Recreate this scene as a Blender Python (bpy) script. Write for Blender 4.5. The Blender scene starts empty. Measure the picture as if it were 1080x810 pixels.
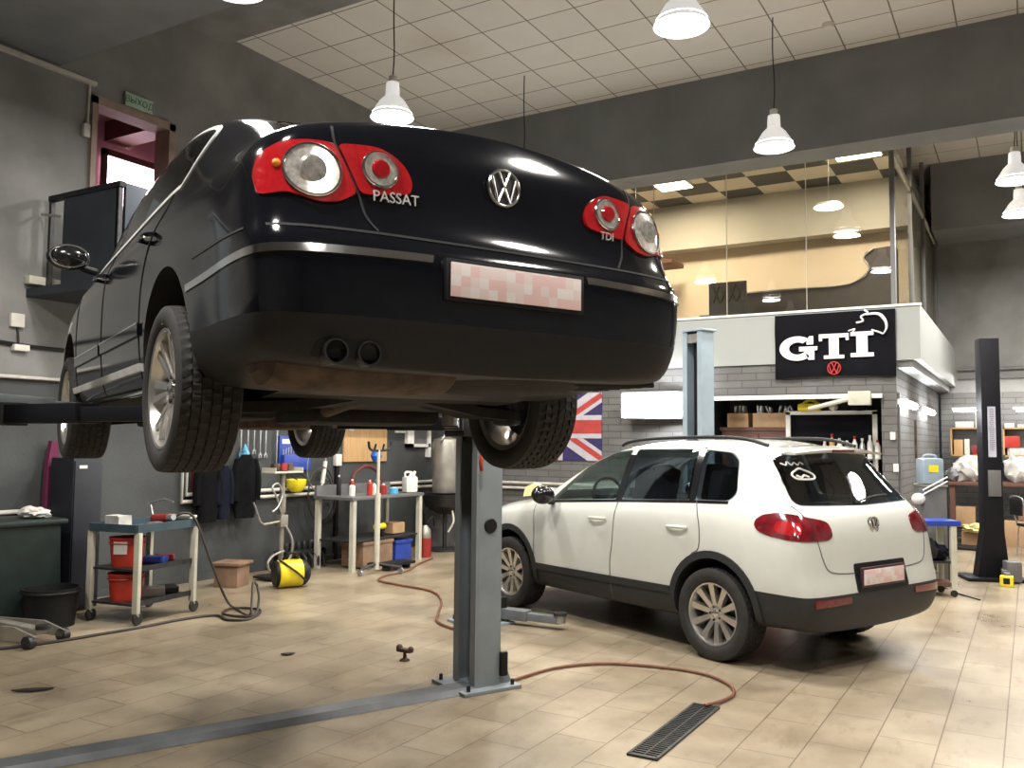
import bpy, bmesh, math, random
from mathutils import Vector, Matrix
from mathutils.bvhtree import BVHTree
random.seed(7)
PI = math.pi
C = bpy.context.scene.collection
sin, cos, R = math.sin, math.cos, math.radians

# ---------------------------------------------------------------- materials
MATS = {}
def mat(name, col, rough=.5, metal=0., var=.12, scale=8., bump=0., bscale=40., coat=0., spec=.5, emit=None, estr=0., stretch=None):
    if name in MATS: return MATS[name]
    m = bpy.data.materials.new(name); m.use_nodes = True
    nt = m.node_tree; b = nt.nodes['Principled BSDF']; L = nt.links
    b.inputs['Roughness'].default_value = rough; b.inputs['Metallic'].default_value = metal
    b.inputs['Coat Weight'].default_value = coat; b.inputs['Coat Roughness'].default_value = .04
    b.inputs['Specular IOR Level'].default_value = spec
    tc = nt.nodes.new('ShaderNodeTexCoord')
    src = tc.outputs['Object']
    if stretch:
        mp = nt.nodes.new('ShaderNodeMapping'); mp.inputs['Scale'].default_value = stretch
        L.new(src, mp.inputs['Vector']); src = mp.outputs['Vector']
    n = nt.nodes.new('ShaderNodeTexNoise'); n.inputs['Scale'].default_value = scale; n.inputs['Detail'].default_value = 4
    L.new(src, n.inputs['Vector'])
    r = nt.nodes.new('ShaderNodeValToRGB')
    c = Vector(col[:3])
    r.color_ramp.elements[0].position = .3; r.color_ramp.elements[1].position = .7
    r.color_ramp.elements[0].color = (*[max(0, x*(1-var)) for x in c], 1)
    r.color_ramp.elements[1].color = (*[min(1, x*(1+var)) for x in c], 1)
    L.new(n.outputs['Fac'], r.inputs['Fac']); L.new(r.outputs['Color'], b.inputs['Base Color'])
    if bump:
        n2 = nt.nodes.new('ShaderNodeTexNoise'); n2.inputs['Scale'].default_value = bscale; n2.inputs['Detail'].default_value = 6
        L.new(src, n2.inputs['Vector'])
        bp = nt.nodes.new('ShaderNodeBump'); bp.inputs['Strength'].default_value = bump; bp.inputs['Distance'].default_value = .01
        L.new(n2.outputs['Fac'], bp.inputs['Height']); L.new(bp.outputs['Normal'], b.inputs['Normal'])
    if emit:
        b.inputs['Emission Color'].default_value = (*emit, 1); b.inputs['Emission Strength'].default_value = estr
    MATS[name] = m
    return m

def glassmat(name, tint, rough=0.0, ior=1.5):
    m = bpy.data.materials.new(name); m.use_nodes = True; nt = m.node_tree; nt.nodes.clear()
    o = nt.nodes.new('ShaderNodeOutputMaterial'); t = nt.nodes.new('ShaderNodeBsdfTransparent'); g = nt.nodes.new('ShaderNodeBsdfGlossy')
    f = nt.nodes.new('ShaderNodeFresnel'); mx = nt.nodes.new('ShaderNodeMixShader')
    f.inputs['IOR'].default_value = ior; g.inputs['Roughness'].default_value = rough
    t.inputs['Color'].default_value = (*tint, 1)
    L = nt.links
    ge = nt.nodes.new('ShaderNodeNewGeometry'); iv = nt.nodes.new('ShaderNodeMath'); iv.operation = 'SUBTRACT'; iv.inputs[0].default_value = 1; mu = nt.nodes.new('ShaderNodeMath'); mu.operation = 'MULTIPLY'
    L.new(ge.outputs['Backfacing'], iv.inputs[1]); L.new(iv.outputs[0], mu.inputs[0]); L.new(f.outputs[0], mu.inputs[1])     # one reflection per pane, off its outer face
    L.new(mu.outputs[0], mx.inputs[0]); L.new(t.outputs[0], mx.inputs[1]); L.new(g.outputs[0], mx.inputs[2]); L.new(mx.outputs[0], o.inputs[0])
    MATS[name] = m
    return m

def floor_mat():
    m = bpy.data.materials.new('floor_tiles'); m.use_nodes = True; nt = m.node_tree; L = nt.links; N = nt.nodes
    b = N['Principled BSDF']; tc = N.new('ShaderNodeTexCoord')
    mp = N.new('ShaderNodeMapping'); mp.inputs['Rotation'].default_value = (0, 0, R(90)); mp.inputs['Location'].default_value = (.14, .163, 0)
    L.new(tc.outputs['Object'], mp.inputs['Vector'])
    br = N.new('ShaderNodeTexBrick'); br.inputs['Scale'].default_value = 1; br.inputs['Brick Width'].default_value = .62; br.inputs['Row Height'].default_value = .31
    br.inputs['Mortar Size'].default_value = .0045; br.inputs['Mortar Smooth'].default_value = .3
    br.inputs['Color1'].default_value = (.285, .243, .18, 1); br.inputs['Color2'].default_value = (.33, .288, .217, 1); br.inputs['Mortar'].default_value = (.15, .115, .08, 1)
    L.new(mp.outputs[0], br.inputs['Vector'])
    n = N.new('ShaderNodeTexNoise'); n.inputs['Scale'].default_value = .9; n.inputs['Detail'].default_value = 9; n.inputs['Roughness'].default_value = .68
    L.new(tc.outputs['Object'], n.inputs['Vector'])
    rr = N.new('ShaderNodeValToRGB'); rr.color_ramp.elements[0].position = .32; rr.color_ramp.elements[1].position = .66
    rr.color_ramp.elements[0].color = (.56, .50, .43, 1); rr.color_ramp.elements[1].color = (1.12, 1.08, 1.02, 1)
    L.new(n.outputs['Fac'], rr.inputs['Fac'])
    mx = N.new('ShaderNodeMix'); mx.data_type = 'RGBA'; mx.blend_type = 'MULTIPLY'; mx.inputs[0].default_value = 1
    L.new(br.outputs['Color'], mx.inputs[6]); L.new(rr.outputs['Color'], mx.inputs[7])
    n3 = N.new('ShaderNodeTexNoise'); n3.inputs['Scale'].default_value = 7; n3.inputs['Detail'].default_value = 8; n3.inputs['Roughness'].default_value = .75
    mp3 = N.new('ShaderNodeMapping'); mp3.inputs['Scale'].default_value = (1, .35, 1); L.new(tc.outputs['Object'], mp3.inputs['Vector']); L.new(mp3.outputs[0], n3.inputs['Vector'])
    r3 = N.new('ShaderNodeValToRGB'); r3.color_ramp.elements[0].position = .28; r3.color_ramp.elements[1].position = .46
    r3.color_ramp.elements[0].color = (.55, .47, .40, 1); r3.color_ramp.elements[1].color = (1, 1, 1, 1)
    L.new(n3.outputs['Fac'], r3.inputs['Fac'])
    mx2 = N.new('ShaderNodeMix'); mx2.data_type = 'RGBA'; mx2.blend_type = 'MULTIPLY'; mx2.inputs[0].default_value = .75
    L.new(mx.outputs[2], mx2.inputs[6]); L.new(r3.outputs['Color'], mx2.inputs[7]); L.new(mx2.outputs[2], b.inputs['Base Color'])
    r2 = N.new('ShaderNodeMapRange'); r2.inputs[3].default_value = .16; r2.inputs[4].default_value = .5
    L.new(n.outputs['Fac'], r2.inputs[0]); L.new(r2.outputs[0], b.inputs['Roughness'])
    bp = N.new('ShaderNodeBump'); bp.inputs['Strength'].default_value = .35; bp.inputs['Distance'].default_value = .004
    inv = N.new('ShaderNodeMath'); inv.operation = 'SUBTRACT'; inv.inputs[0].default_value = 1
    L.new(br.outputs['Fac'], inv.inputs[1]); L.new(inv.outputs[0], bp.inputs['Height']); L.new(bp.outputs[0], b.inputs['Normal'])
    return m

def brick_mat(name, c1, c2, cm, w, h, ms, rot=(R(90), 0, 0), rough=.8, bump=.5, offs=.5, var=.25):
    m = bpy.data.materials.new(name); m.use_nodes = True; nt = m.node_tree; L = nt.links; N = nt.nodes
    b = N['Principled BSDF']; b.inputs['Roughness'].default_value = rough
    tc = N.new('ShaderNodeTexCoord'); mp = N.new('ShaderNodeMapping'); mp.vector_type = 'TEXTURE'; mp.inputs['Rotation'].default_value = rot
    L.new(tc.outputs['Object'], mp.inputs['Vector'])
    br = N.new('ShaderNodeTexBrick'); br.inputs['Scale'].default_value = 1; br.inputs['Brick Width'].default_value = w; br.inputs['Row Height'].default_value = h
    br.offset = offs; br.inputs['Mortar Size'].default_value = ms; br.inputs['Mortar Smooth'].default_value = .2
    for k, c in (('Color1', c1), ('Color2', c2), ('Mortar', cm)): br.inputs[k].default_value = (*c, 1)
    L.new(mp.outputs[0], br.inputs['Vector'])
    n = N.new('ShaderNodeTexNoise'); n.inputs['Scale'].default_value = 3; n.inputs['Detail'].default_value = 8; L.new(tc.outputs['Object'], n.inputs['Vector'])
    rr = N.new('ShaderNodeMapRange'); rr.inputs[3].default_value = 1-var; rr.inputs[4].default_value = 1+var; L.new(n.outputs['Fac'], rr.inputs[0])
    mx = N.new('ShaderNodeVectorMath'); mx.operation = 'SCALE'; L.new(br.outputs['Color'], mx.inputs[0]); L.new(rr.outputs[0], mx.inputs['Scale'])
    L.new(mx.outputs[0], b.inputs['Base Color'])
    bp = N.new('ShaderNodeBump'); bp.inputs['Strength'].default_value = bump; bp.inputs['Distance'].default_value = .01
    inv = N.new('ShaderNodeMath'); inv.operation = 'SUBTRACT'; inv.inputs[0].default_value = 1
    L.new(br.outputs['Fac'], inv.inputs[1]); L.new(inv.outputs[0], bp.inputs['Height']); L.new(bp.outputs[0], b.inputs['Normal'])
    MATS[name] = m
    return m

def checker_mat():
    m = bpy.data.materials.new('checker_ceiling'); m.use_nodes = True; nt = m.node_tree; L = nt.links; N = nt.nodes
    b = N['Principled BSDF']; b.inputs['Roughness'].default_value = .7
    tc = N.new('ShaderNodeTexCoord'); ck = N.new('ShaderNodeTexChecker'); ck.inputs['Scale'].default_value = 1/.6
    ck.inputs['Color1'].default_value = (.62, .56, .46, 1); ck.inputs['Color2'].default_value = (.06, .06, .058, 1)
    mp = N.new('ShaderNodeMapping'); mp.inputs['Location'].default_value = (.03, .07, .301)
    L.new(tc.outputs['Object'], mp.inputs[0]); L.new(mp.outputs[0], ck.inputs['Vector']); L.new(ck.outputs[0], b.inputs['Base Color'])
    return m

# ---------------------------------------------------------------- mesh helpers
class MB:
    def __init__(s): s.bm = bmesh.new()
    def box(s, c, d, rot=None, bev=0.):
        r = bmesh.ops.create_cube(s.bm, size=1); vs = r['verts']
        bmesh.ops.scale(s.bm, vec=d, verts=vs)
        if bev:
            es = list({e for v in vs for e in v.link_edges})
            g = bmesh.ops.bevel(s.bm, geom=es, offset=bev, segments=2, affect='EDGES', profile=.6)
            vs = list({v for f in g['faces'] for v in f.verts} | {v for v in vs if v.is_valid})
            vs = s._island(vs)
        if rot is not None: bmesh.ops.rotate(s.bm, cent=(0, 0, 0), matrix=rot.to_matrix() if hasattr(rot, 'to_matrix') else rot, verts=vs)
        bmesh.ops.translate(s.bm, vec=c, verts=vs); return s
    def _island(s, vs):
        seen = set(vs); st = list(vs)
        while st:
            v = st.pop()
            for e in v.link_edges:
                o = e.other_vert(v)
                if o not in seen: seen.add(o); st.append(o)
        return list(seen)
    def bb(s, a, b, bev=0.):
        return s.box([(a[i]+b[i])/2 for i in range(3)], [abs(b[i]-a[i]) for i in range(3)], bev=bev)
    def cyl(s, a, b, r, r2=None, n=20, caps=True):
        a, b = Vector(a), Vector(b); d = b-a; L = d.length
        q = d.to_track_quat('Z', 'Y').to_matrix().to_4x4()
        bmesh.ops.create_cone(s.bm, cap_ends=caps, segments=n, radius1=r, radius2=r if r2 is None else r2, depth=L, matrix=Matrix.Translation((a+b)/2) @ q); return s
    def ball(s, c, r, n=12, sc=(1, 1, 1)):
        bmesh.ops.create_uvsphere(s.bm, u_segments=n*2, v_segments=n, radius=r, matrix=Matrix.Translation(c) @ Matrix.Diagonal((*sc, 1))); return s
    def tube(s, pts, r, n=8, sm=True, closed=False):
        P = [Vector(p) for p in pts]
        if sm: P = crom(P, 6, closed)
        rings = []; up = Vector((0, 0, 1))
        M = len(P)
        for i, p in enumerate(P):
            if closed: t = P[(i+1) % M]-P[i-1]
            else: t = P[min(i+1, M-1)]-P[max(i-1, 0)]
            if t.length < 1e-9: t = Vector((0, 0, 1))
            t.normalize()
            x = t.cross(up if i == 0 else rings_x)
            if i == 0:
                if x.length < 1e-3: x = t.cross(Vector((1, 0, 0)))
                x.normalize(); yv = x.cross(t).normalized()
            else:
                yv = rings_x - t*rings_x.dot(t)
                if yv.length < 1e-6: yv = t.orthogonal()
                yv.normalize(); x = t.cross(yv).normalized()
            rings_x = yv
            rr = r(i/(M-1)) if callable(r) else r
            rings.append([s.bm.verts.new(p+(x*cos(2*PI*k/n)+yv*sin(2*PI*k/n))*rr) for k in range(n)])
        K = M if closed else M-1
        for i in range(K):
            a, b = rings[i], rings[(i+1) % M]
            for k in range(n): s.bm.faces.new((a[k], a[(k+1) % n], b[(k+1) % n], b[k]))
        if not closed:
            s.bm.faces.new(rings[0][::-1]); s.bm.faces.new(rings[-1])
        return s
    def lathe(s, prof, n=32, axis='z', c=(0, 0, 0), closed=False):
        rings = []
        for r, h in prof:
            ring = []
            for k in range(n):
                a = 2*PI*k/n; x, y = r*cos(a), r*sin(a)
                p = {'z': (x, y, h), 'y': (x, h, y), 'x': (h, x, y)}[axis]
                ring.append(s.bm.verts.new(Vector(p)+Vector(c)))
            rings.append(ring)
        m = len(rings)
        for i in range(m if closed else m-1):
            a, b = rings[i], rings[(i+1) % m]
            for k in range(n): s.bm.faces.new((a[k], a[(k+1) % n], b[(k+1) % n], b[k]))
        if not closed:
            for rg in (rings[0], rings[-1]):
                try: s.bm.faces.new(rg)
                except Exception: pass
        return s
    def prism(s, poly, v, base=None):
        """poly: list of 3D points (planar), extruded along v"""
        a = [s.bm.verts.new(p) for p in poly]; b = [s.bm.verts.new(Vector(p)+Vector(v)) for p in poly]; n = len(poly)
        s.bm.faces.new(a); s.bm.faces.new(b[::-1])
        for i in range(n): s.bm.faces.new((a[i], a[(i+1) % n], b[(i+1) % n], b[i]))
        return s
    def xform(s, m): bmesh.ops.transform(s.bm, matrix=m, verts=s.bm.verts[:]); return s
    def jitter(s, amt, seed=0):
        rd = random.Random(seed)
        for v in s.bm.verts: v.co += Vector((rd.uniform(-1, 1), rd.uniform(-1, 1), rd.uniform(-1, 1)))*amt
        return s
    def build(s, name, m, parent=None, ang=35, loc=None, sub=0):
        bmesh.ops.recalc_face_normals(s.bm, faces=s.bm.faces[:])
        me = bpy.data.meshes.new(name); s.bm.to_mesh(me); s.bm.free()
        o = bpy.data.objects.new(name, me); C.objects.link(o)
        if m: me.materials.append(m)
        me.shade_smooth() if hasattr(me, 'shade_smooth') else None
        me.set_sharp_from_angle(angle=R(ang))
        if parent: o.parent = parent
        if loc is not None: o.location = loc
        if sub: md = o.modifiers.new('s', 'SUBSURF'); md.levels = md.render_levels = sub
        return o

def crom(P, n=6, closed=False):
    if len(P) < 3: return P
    out = []; M = len(P)
    for i in range(M if closed else M-1):
        if closed: p0, p1, p2, p3 = P[i-1], P[i], P[(i+1) % M], P[(i+2) % M]
        else: p0, p1, p2, p3 = P[max(i-1, 0)], P[i], P[i+1], P[min(i+2, M-1)]
        for k in range(n):
            t = k/n
            out.append(.5*((2*p1)+(p2-p0)*t+(2*p0-5*p1+4*p2-p3)*t*t+(3*p1-p0-3*p2+p3)*t**3))
    if not closed: out.append(P[-1])
    return out
def smooth2(poly, n=4):
    return [(p.x, p.y) for p in crom([Vector((a, b, 0)) for a, b in poly], n, True)]
def rounded(poly, r=.03, n=4):
    """polygon with rounded corners"""
    out = []; M = len(poly)
    for i in range(M):
        p = Vector(poly[i]); a = Vector(poly[i-1])-p; b = Vector(poly[(i+1) % M])-p
        q = min(r, a.length*.45, b.length*.45); A = p+a.normalized()*q; B = p+b.normalized()*q
        for k in range(n+1):
            t = k/n; c = (1-t)**2*A+2*t*(1-t)*p+t*t*B; out.append((c.x, c.y))
    return out

def empty(name, loc=(0, 0, 0), rz=0):
    o = bpy.data.objects.new(name, None); C.objects.link(o); o.location = loc; o.rotation_euler = (0, 0, rz); o.empty_display_size = .1
    return o
def tag(o, label, cat=None, group=None, kind=None):
    if label: o['label'] = label
    if cat: o['category'] = cat
    if group: o['group'] = group
    if kind: o['kind'] = kind
    return o
def struct(name, mb, m):
    o = mb.build(name, m); o['kind'] = 'structure'; return o
def thing(name, label, cat, loc=(0, 0, 0), rz=0, group=None):
    return tag(empty(name, loc, rz), label, cat, group)
KIDS = {}
def copy_tree(o, loc, rz=None, label=None, parent=None, scale=None):
    c = o.copy(); C.objects.link(c)
    if parent: c.parent = parent
    if loc is not None: c.location = loc
    if rz is not None: c.rotation_euler = (0, 0, rz)
    if scale: c.scale = scale
    if label: c['label'] = label
    for ch in list(o.children): copy_tree(ch, None, None, None, c)
    return c
def text_mesh(body, size, ext, name, m, parent, matrix, bold=0.):
    cu = bpy.data.curves.new(name, 'FONT'); cu.body = body; cu.size = size; cu.extrude = ext; cu.align_x = 'CENTER'; cu.align_y = 'CENTER'; cu.offset = bold; cu.resolution_u = 3
    o = bpy.data.objects.new(name+'_t', cu); C.objects.link(o)
    me = bpy.data.meshes.new_from_object(o.evaluated_get(bpy.context.evaluated_depsgraph_get()))
    bpy.data.objects.remove(o); me.transform(matrix); me.materials.clear(); me.materials.append(m)
    q = bpy.data.objects.new(name, me); C.objects.link(q); q.parent = parent
    return q

# ---------------------------------------------------------------- car body tools
def apply_mods(o, ops):
    """ops: list of modifier setup callables; returns a new mesh with them applied"""
    for f in ops: f(o)
    dg = bpy.context.evaluated_depsgraph_get(); me = bpy.data.meshes.new_from_object(o.evaluated_get(dg))
    o.modifiers.clear(); old = o.data; o.data = me
    return me
def loft(rings, name, sub=0):
    bm = bmesh.new(); V = []
    for rg in rings:
        L = [bm.verts.new(p) for p in rg]
        Rr = [bm.verts.new((p[0], -p[1], p[2])) for p in rg[1:-1]]
        V.append(L+Rr[::-1])
    n = len(V[0])
    for a, b in zip(V[:-1], V[1:]):
        for k in range(n): bm.faces.new((a[k], a[(k+1) % n], b[(k+1) % n], b[k]))
    K = len(rings[0])
    for ring in (V[0], V[-1]):
        Lh = ring[:K]; Rh = [ring[0]]+ring[K:][::-1]+[ring[K-1]]
        for i in range(K-1):
            q = [Lh[i], Lh[i+1], Rh[i+1], Rh[i]]; u = []
            for v in q:
                if v not in u: u.append(v)
            bm.faces.new(u)
    bmesh.ops.recalc_face_normals(bm, faces=bm.faces[:])
    me = bpy.data.meshes.new(name); bm.to_mesh(me); bm.free()
    o = bpy.data.objects.new(name, me); C.objects.link(o)
    if sub:
        def f(ob): md = ob.modifiers.new('s', 'SUBSURF'); md.levels = md.render_levels = sub
        apply_mods(o, [f])
    return o
def cut(o, cutters):
    for mb in cutters:
        c = mb if isinstance(mb, bpy.types.Object) else mb.build('cutter', None)
        def f(ob): md = ob.modifiers.new('b', 'BOOLEAN'); md.operation = 'DIFFERENCE'; md.solver = 'EXACT'; md.object = c
        apply_mods(o, [f])
        bpy.data.objects.remove(c)
def bvh_of(o):
    me = o.data; me.calc_loop_triangles()
    return BVHTree.FromPolygons([v.co.copy() for v in me.vertices], [tuple(t.vertices) for t in me.loop_triangles])
def drape(poly, bvh, frame, off, thick, name, m, parent, step=.05, ang=30, side=1, smx=0):
    """frame=(dir, uaxis): outline (u, z) cast along dir on to the body; panel stands off the surface by off, thick deep"""
    d, ua = Vector(frame[0]).normalized(), Vector(frame[1]).normalized(); up = Vector((0, 0, 1)) if len(frame) < 3 else Vector(frame[2])
    bm = bmesh.new()
    f = bm.faces.new([bm.verts.new((a, b, 0)) for a, b in poly])
    bmesh.ops.triangulate(bm, faces=[f])
    us = [p[0] for p in poly]; vs = [p[1] for p in poly]
    for lo, hi, ax in ((min(us), max(us), 0), (min(vs), max(vs), 1)):
        k = math.floor(lo/step)+1
        while k*step < hi:
            co = [0, 0, 0]; no = [0, 0, 0]; co[ax] = k*step+1e-5; no[ax] = 1
            bmesh.ops.bisect_plane(bm, geom=bm.verts[:]+bm.edges[:]+bm.faces[:], plane_co=co, plane_no=no); k += 1
    bmesh.ops.remove_doubles(bm, verts=bm.verts[:], dist=1e-5)
    dead = []
    for v in bm.verts:
        org = ua*v.co.x+up*v.co.y-d*6
        h = bvh.ray_cast(org, d)
        if h[0] is None: dead.append(v); continue
        v.co = h[0]-d*off
    bmesh.ops.delete(bm, geom=dead, context='VERTS')
    fs = [x for x in bm.faces if max(e.calc_length() for e in x.edges) > step*4]
    bmesh.ops.delete(bm, geom=fs, context='FACES')
    top = bm.faces[:]
    if not top: bm.free(); return None
    g = bmesh.ops.extrude_face_region(bm, geom=top)
    nv = [e for e in g['geom'] if isinstance(e, bmesh.types.BMVert)]
    bmesh.ops.translate(bm, vec=d*thick, verts=nv)
    mb = MB(); mb.bm.free(); mb.bm = bm
    return mb.build(name, m, parent, ang=ang)
LEFT = ((0, -1, 0), (1, 0, 0)); RIGHT = ((0, 1, 0), (1, 0, 0)); BACK = ((1, 0, 0), (0, 1, 0)); FRONT = ((-1, 0, 0), (0, 1, 0)); TOP = ((0, 0, -1), (1, 0, 0), (0, 1, 0))
def diag(a, s=1):
    """cast direction turned a degrees from straight ahead towards the right (s=1: from the rear left)"""
    return ((cos(R(a)), -s*sin(R(a)), 0), (s*sin(R(a)), cos(R(a)), 0))
def uv_diag(a, s, x, y, z):
    return (s*sin(R(a))*x+cos(R(a))*y, z)
def strip(pts, w):
    """closed outline of a band of width w along 2D pts"""
    P = [Vector((a, b, 0)) for a, b in pts]; A, B = [], []
    for i, p in enumerate(P):
        t = (P[min(i+1, len(P)-1)]-P[max(i-1, 0)]).normalized(); n = Vector((-t.y, t.x, 0))*w/2
        A.append(((p+n).x, (p+n).y)); B.append(((p-n).x, (p-n).y))
    return A+B[::-1]
def grow(poly, d):
    cx = sum(p[0] for p in poly)/len(poly); cy = sum(p[1] for p in poly)/len(poly)
    return [(x+d*(1 if x > cx else -1), y+d*(1 if y > cy else -1)) for x, y in poly]
def arc(cx, cz, r, a0, a1, n=24):
    return [(cx+r*cos(R(a0+(a1-a0)*i/n)), cz+r*sin(R(a0+(a1-a0)*i/n))) for i in range(n+1)]

def sec(x, W, zb, zbelt, yr, zr, zt, K=14):
    ymid = (W-.06+yr)/2; 
    return [(x, 0, zb), (x, .5*W, zb), (x, W-.14, zb), (x, W-.035, zb+.05), (x, W-.008, zb+.2), (x, W, (zb+zbelt)/2+.02), (x, W-.004, zbelt-.18), (x, W-.018, zbelt-.06),
            (x, W-.055, zbelt), (x, ymid+.012, (zbelt+zr)/2+.004), (x, yr, zr), (x, max(yr-.09, yr*.8), zr+(zt-zr)*.6), (x, .5*yr, zt-.008), (x, 0, zt)]
def cav(x, W, zb, zbelt, yr, zr, zt, fl):
    return [(x, 0, fl), (x, W-.16, fl), (x, W-.12, (fl+zbelt)/2), (x, W-.105, zbelt), (x, yr-.045, zr-.03), (x, yr-.13, zt-.055), (x, 0, zt-.05)]

def wheel(name, car, loc, side, rad, width, rimr, nsp, tw, M):
    """tyre with rim, hub cap and disc; axis along y, outer face towards side"""
    h = width/2; s = side
    N = 144; mb = MB()
    rr = rimr-.004
    prof = [(rr, -h*.86), (rr+.012, -h*.98), ((rr+rad)/2, -h*1.05), (rad-.02, -h), (rad-.006, -h*.93)]
    bands = [-.84, -.64, -.60, -.34, -.30, -.03, .03, .30, .34, .60, .64, .84]
    tread = []
    for i, b in enumerate(bands):
        tread.append((rad-(.0 if i not in () else 0), b*h, i))
    P = prof+[None]+[(r, -y) for r, y in prof[::-1]]
    rings = []
    def ring(rf, y): rings.append([mb.bm.verts.new((rf(k)*cos(2*PI*k/N), y*s, rf(k)*sin(2*PI*k/N))) for k in range(N)])
    for r, y in prof: ring(lambda k, r=r: r, y)
    ys = [-.84, -.645, -.64, -.60, -.595, -.345, -.34, -.30, -.295, -.035, -.03, .03, .035, .295, .30, .34, .345, .595, .60, .64, .645, .84]
    deep = {2, 3, 6, 7, 10, 11, 14, 15, 18, 19}
    blk = {0: 0, 1: 0, 4: 1, 5: 1, 8: 2, 9: 2, 12: 0, 13: 0, 16: 1, 17: 1, 20: 2, 21: 2}
    for i, y in enumerate(ys):
        if i in deep: ring(lambda k: rad-.010, y*h)
        else:
            o = blk[i]
            ring(lambda k, o=o, i=i: rad-(.0095 if (k+o+(i in (1, 4, 9, 13, 17, 20))) % 3 == 0 else 0)-(.003 if i in (0, 21) else 0), y*h)
    for r, y in prof[::-1]: ring(lambda k, r=r: r, -y)
    for a, b in zip(rings[:-1], rings[1:]):
        for k in range(N): mb.bm.faces.new((a[k], a[(k+1) % N], b[(k+1) % N], b[k]))
    a, b = rings[-1], rings[0]
    for k in range(N): mb.bm.faces.new((a[k], a[(k+1) % N], b[(k+1) % N], b[k]))
    t = mb.build(name, M['rubber'], car, ang=40, loc=loc)
    # rim
    mb = MB(); face = h*.80
    mb.lathe([(rimr+.002, s*h*.86), (rimr-.004, s*h*.93), (rimr-.014, s*h*.90), (rimr-.022, s*h*.70), (rimr-.045, s*h*.1), (rimr-.03, -s*h*.8), (rimr+.006, -s*h*.88), (rimr+.006, -s*h*.84), (rimr-.02, -s*h*.7), (rimr-.03, s*h*.1), (rimr-.012, s*h*.6), (rimr-.006, s*h*.8)], 64, 'y', closed=True)
    ro = rimr-.018
    for i in range(nsp):
        a = 2*PI*i/nsp+.2
        if tw: a += (.075 if i % 2 else -.075)
        wi, wo = (.024, .015) if tw else (.042, .030)
        pr = [(.055, s*face*.70), (ro*.6, s*face*.86), (ro+.004, s*face*1.0), (ro+.004, s*face*.62), (ro*.6, s*face*.45), (.055, s*face*.3)]
        vs = []
        for (r, y), w in zip(pr, (wo, (wi+wo)/2*.9, wi, wi*1.2, wi, wo)):
            ca, sa = cos(a), sin(a)
            vs.append([mb.bm.verts.new((r*ca-w*q*sa, y, r*sa+w*q*ca)) for q in (-.62, .62)])
        m_ = len(vs)
        for j in range(m_):
            A, B = vs[j], vs[(j+1) % m_]; mb.bm.faces.new((A[0], A[1], B[1], B[0]))
        mb.bm.faces.new([v[0] for v in vs]); mb.bm.faces.new([v[1] for v in vs][::-1])
    mb.lathe([(.001, s*face*.2), (.074, s*face*.2), (.078, s*face*.62), (.060, s*face*.74), (.03, s*face*.70), (.001, s*face*.70)], 32, 'y')
    rm = mb.build('rim', M['alloy'], t, ang=40)
    hb = MB(); hb.lathe([(.001, s*face*.6), (.029, s*face*.6), (.029, s*face*.80), (.022, s*face*.85), (.001, s*face*.86)], 24, 'y')
    hb.build('hub_cap', M['chrome'], t)
    bl = MB()
    for i in range(5):
        a = 2*PI*i/5; bl.cyl((.05*cos(a), s*face*.55, .05*sin(a)), (.05*cos(a), s*face*.80, .05*sin(a)), .009, n=8)
    bl.build('wheel_bolts', M['dark_metal'], t)
    dk = MB(); dk.cyl((0, s*h*.05, 0), (0, s*h*.13, 0), rimr*.66, n=40); dk.cyl((0, -s*h*.5, 0), (0, s*h*.2, 0), .075, n=24); dk.box((rimr*.45, 0, .03), (.09, h*.7, .16), bev=.01)
    dk.build('brake_disc', M['dark_metal'], t)
    return t
def vw_ring(name, r, parent, mtx, m):
    """round badge: ring with two stacked chevron letters"""
    mb = MB(); t = r*.09
    mb.tube([(r*cos(2*PI*k/32), r*sin(2*PI*k/32), 0) for k in range(32)], t, 8, False, True)
    def seg(a, b): mb.cyl((*[x*r for x in a], 0), (*[x*r for x in b], 0), t*1.05, n=8)
    for sgn in (-1, 1):
        seg((sgn*.36, .86), (sgn*.04, .12)); 
        seg((sgn*.78, .52), (sgn*.40, -.84)); seg((sgn*.40, -.84), (sgn*.05, -.06))
    seg((-.06, .12), (.06, .12)); seg((-.06, -.06), (.06, -.06))
    mb.xform(mtx); return mb.build(name, m, parent)

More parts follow.
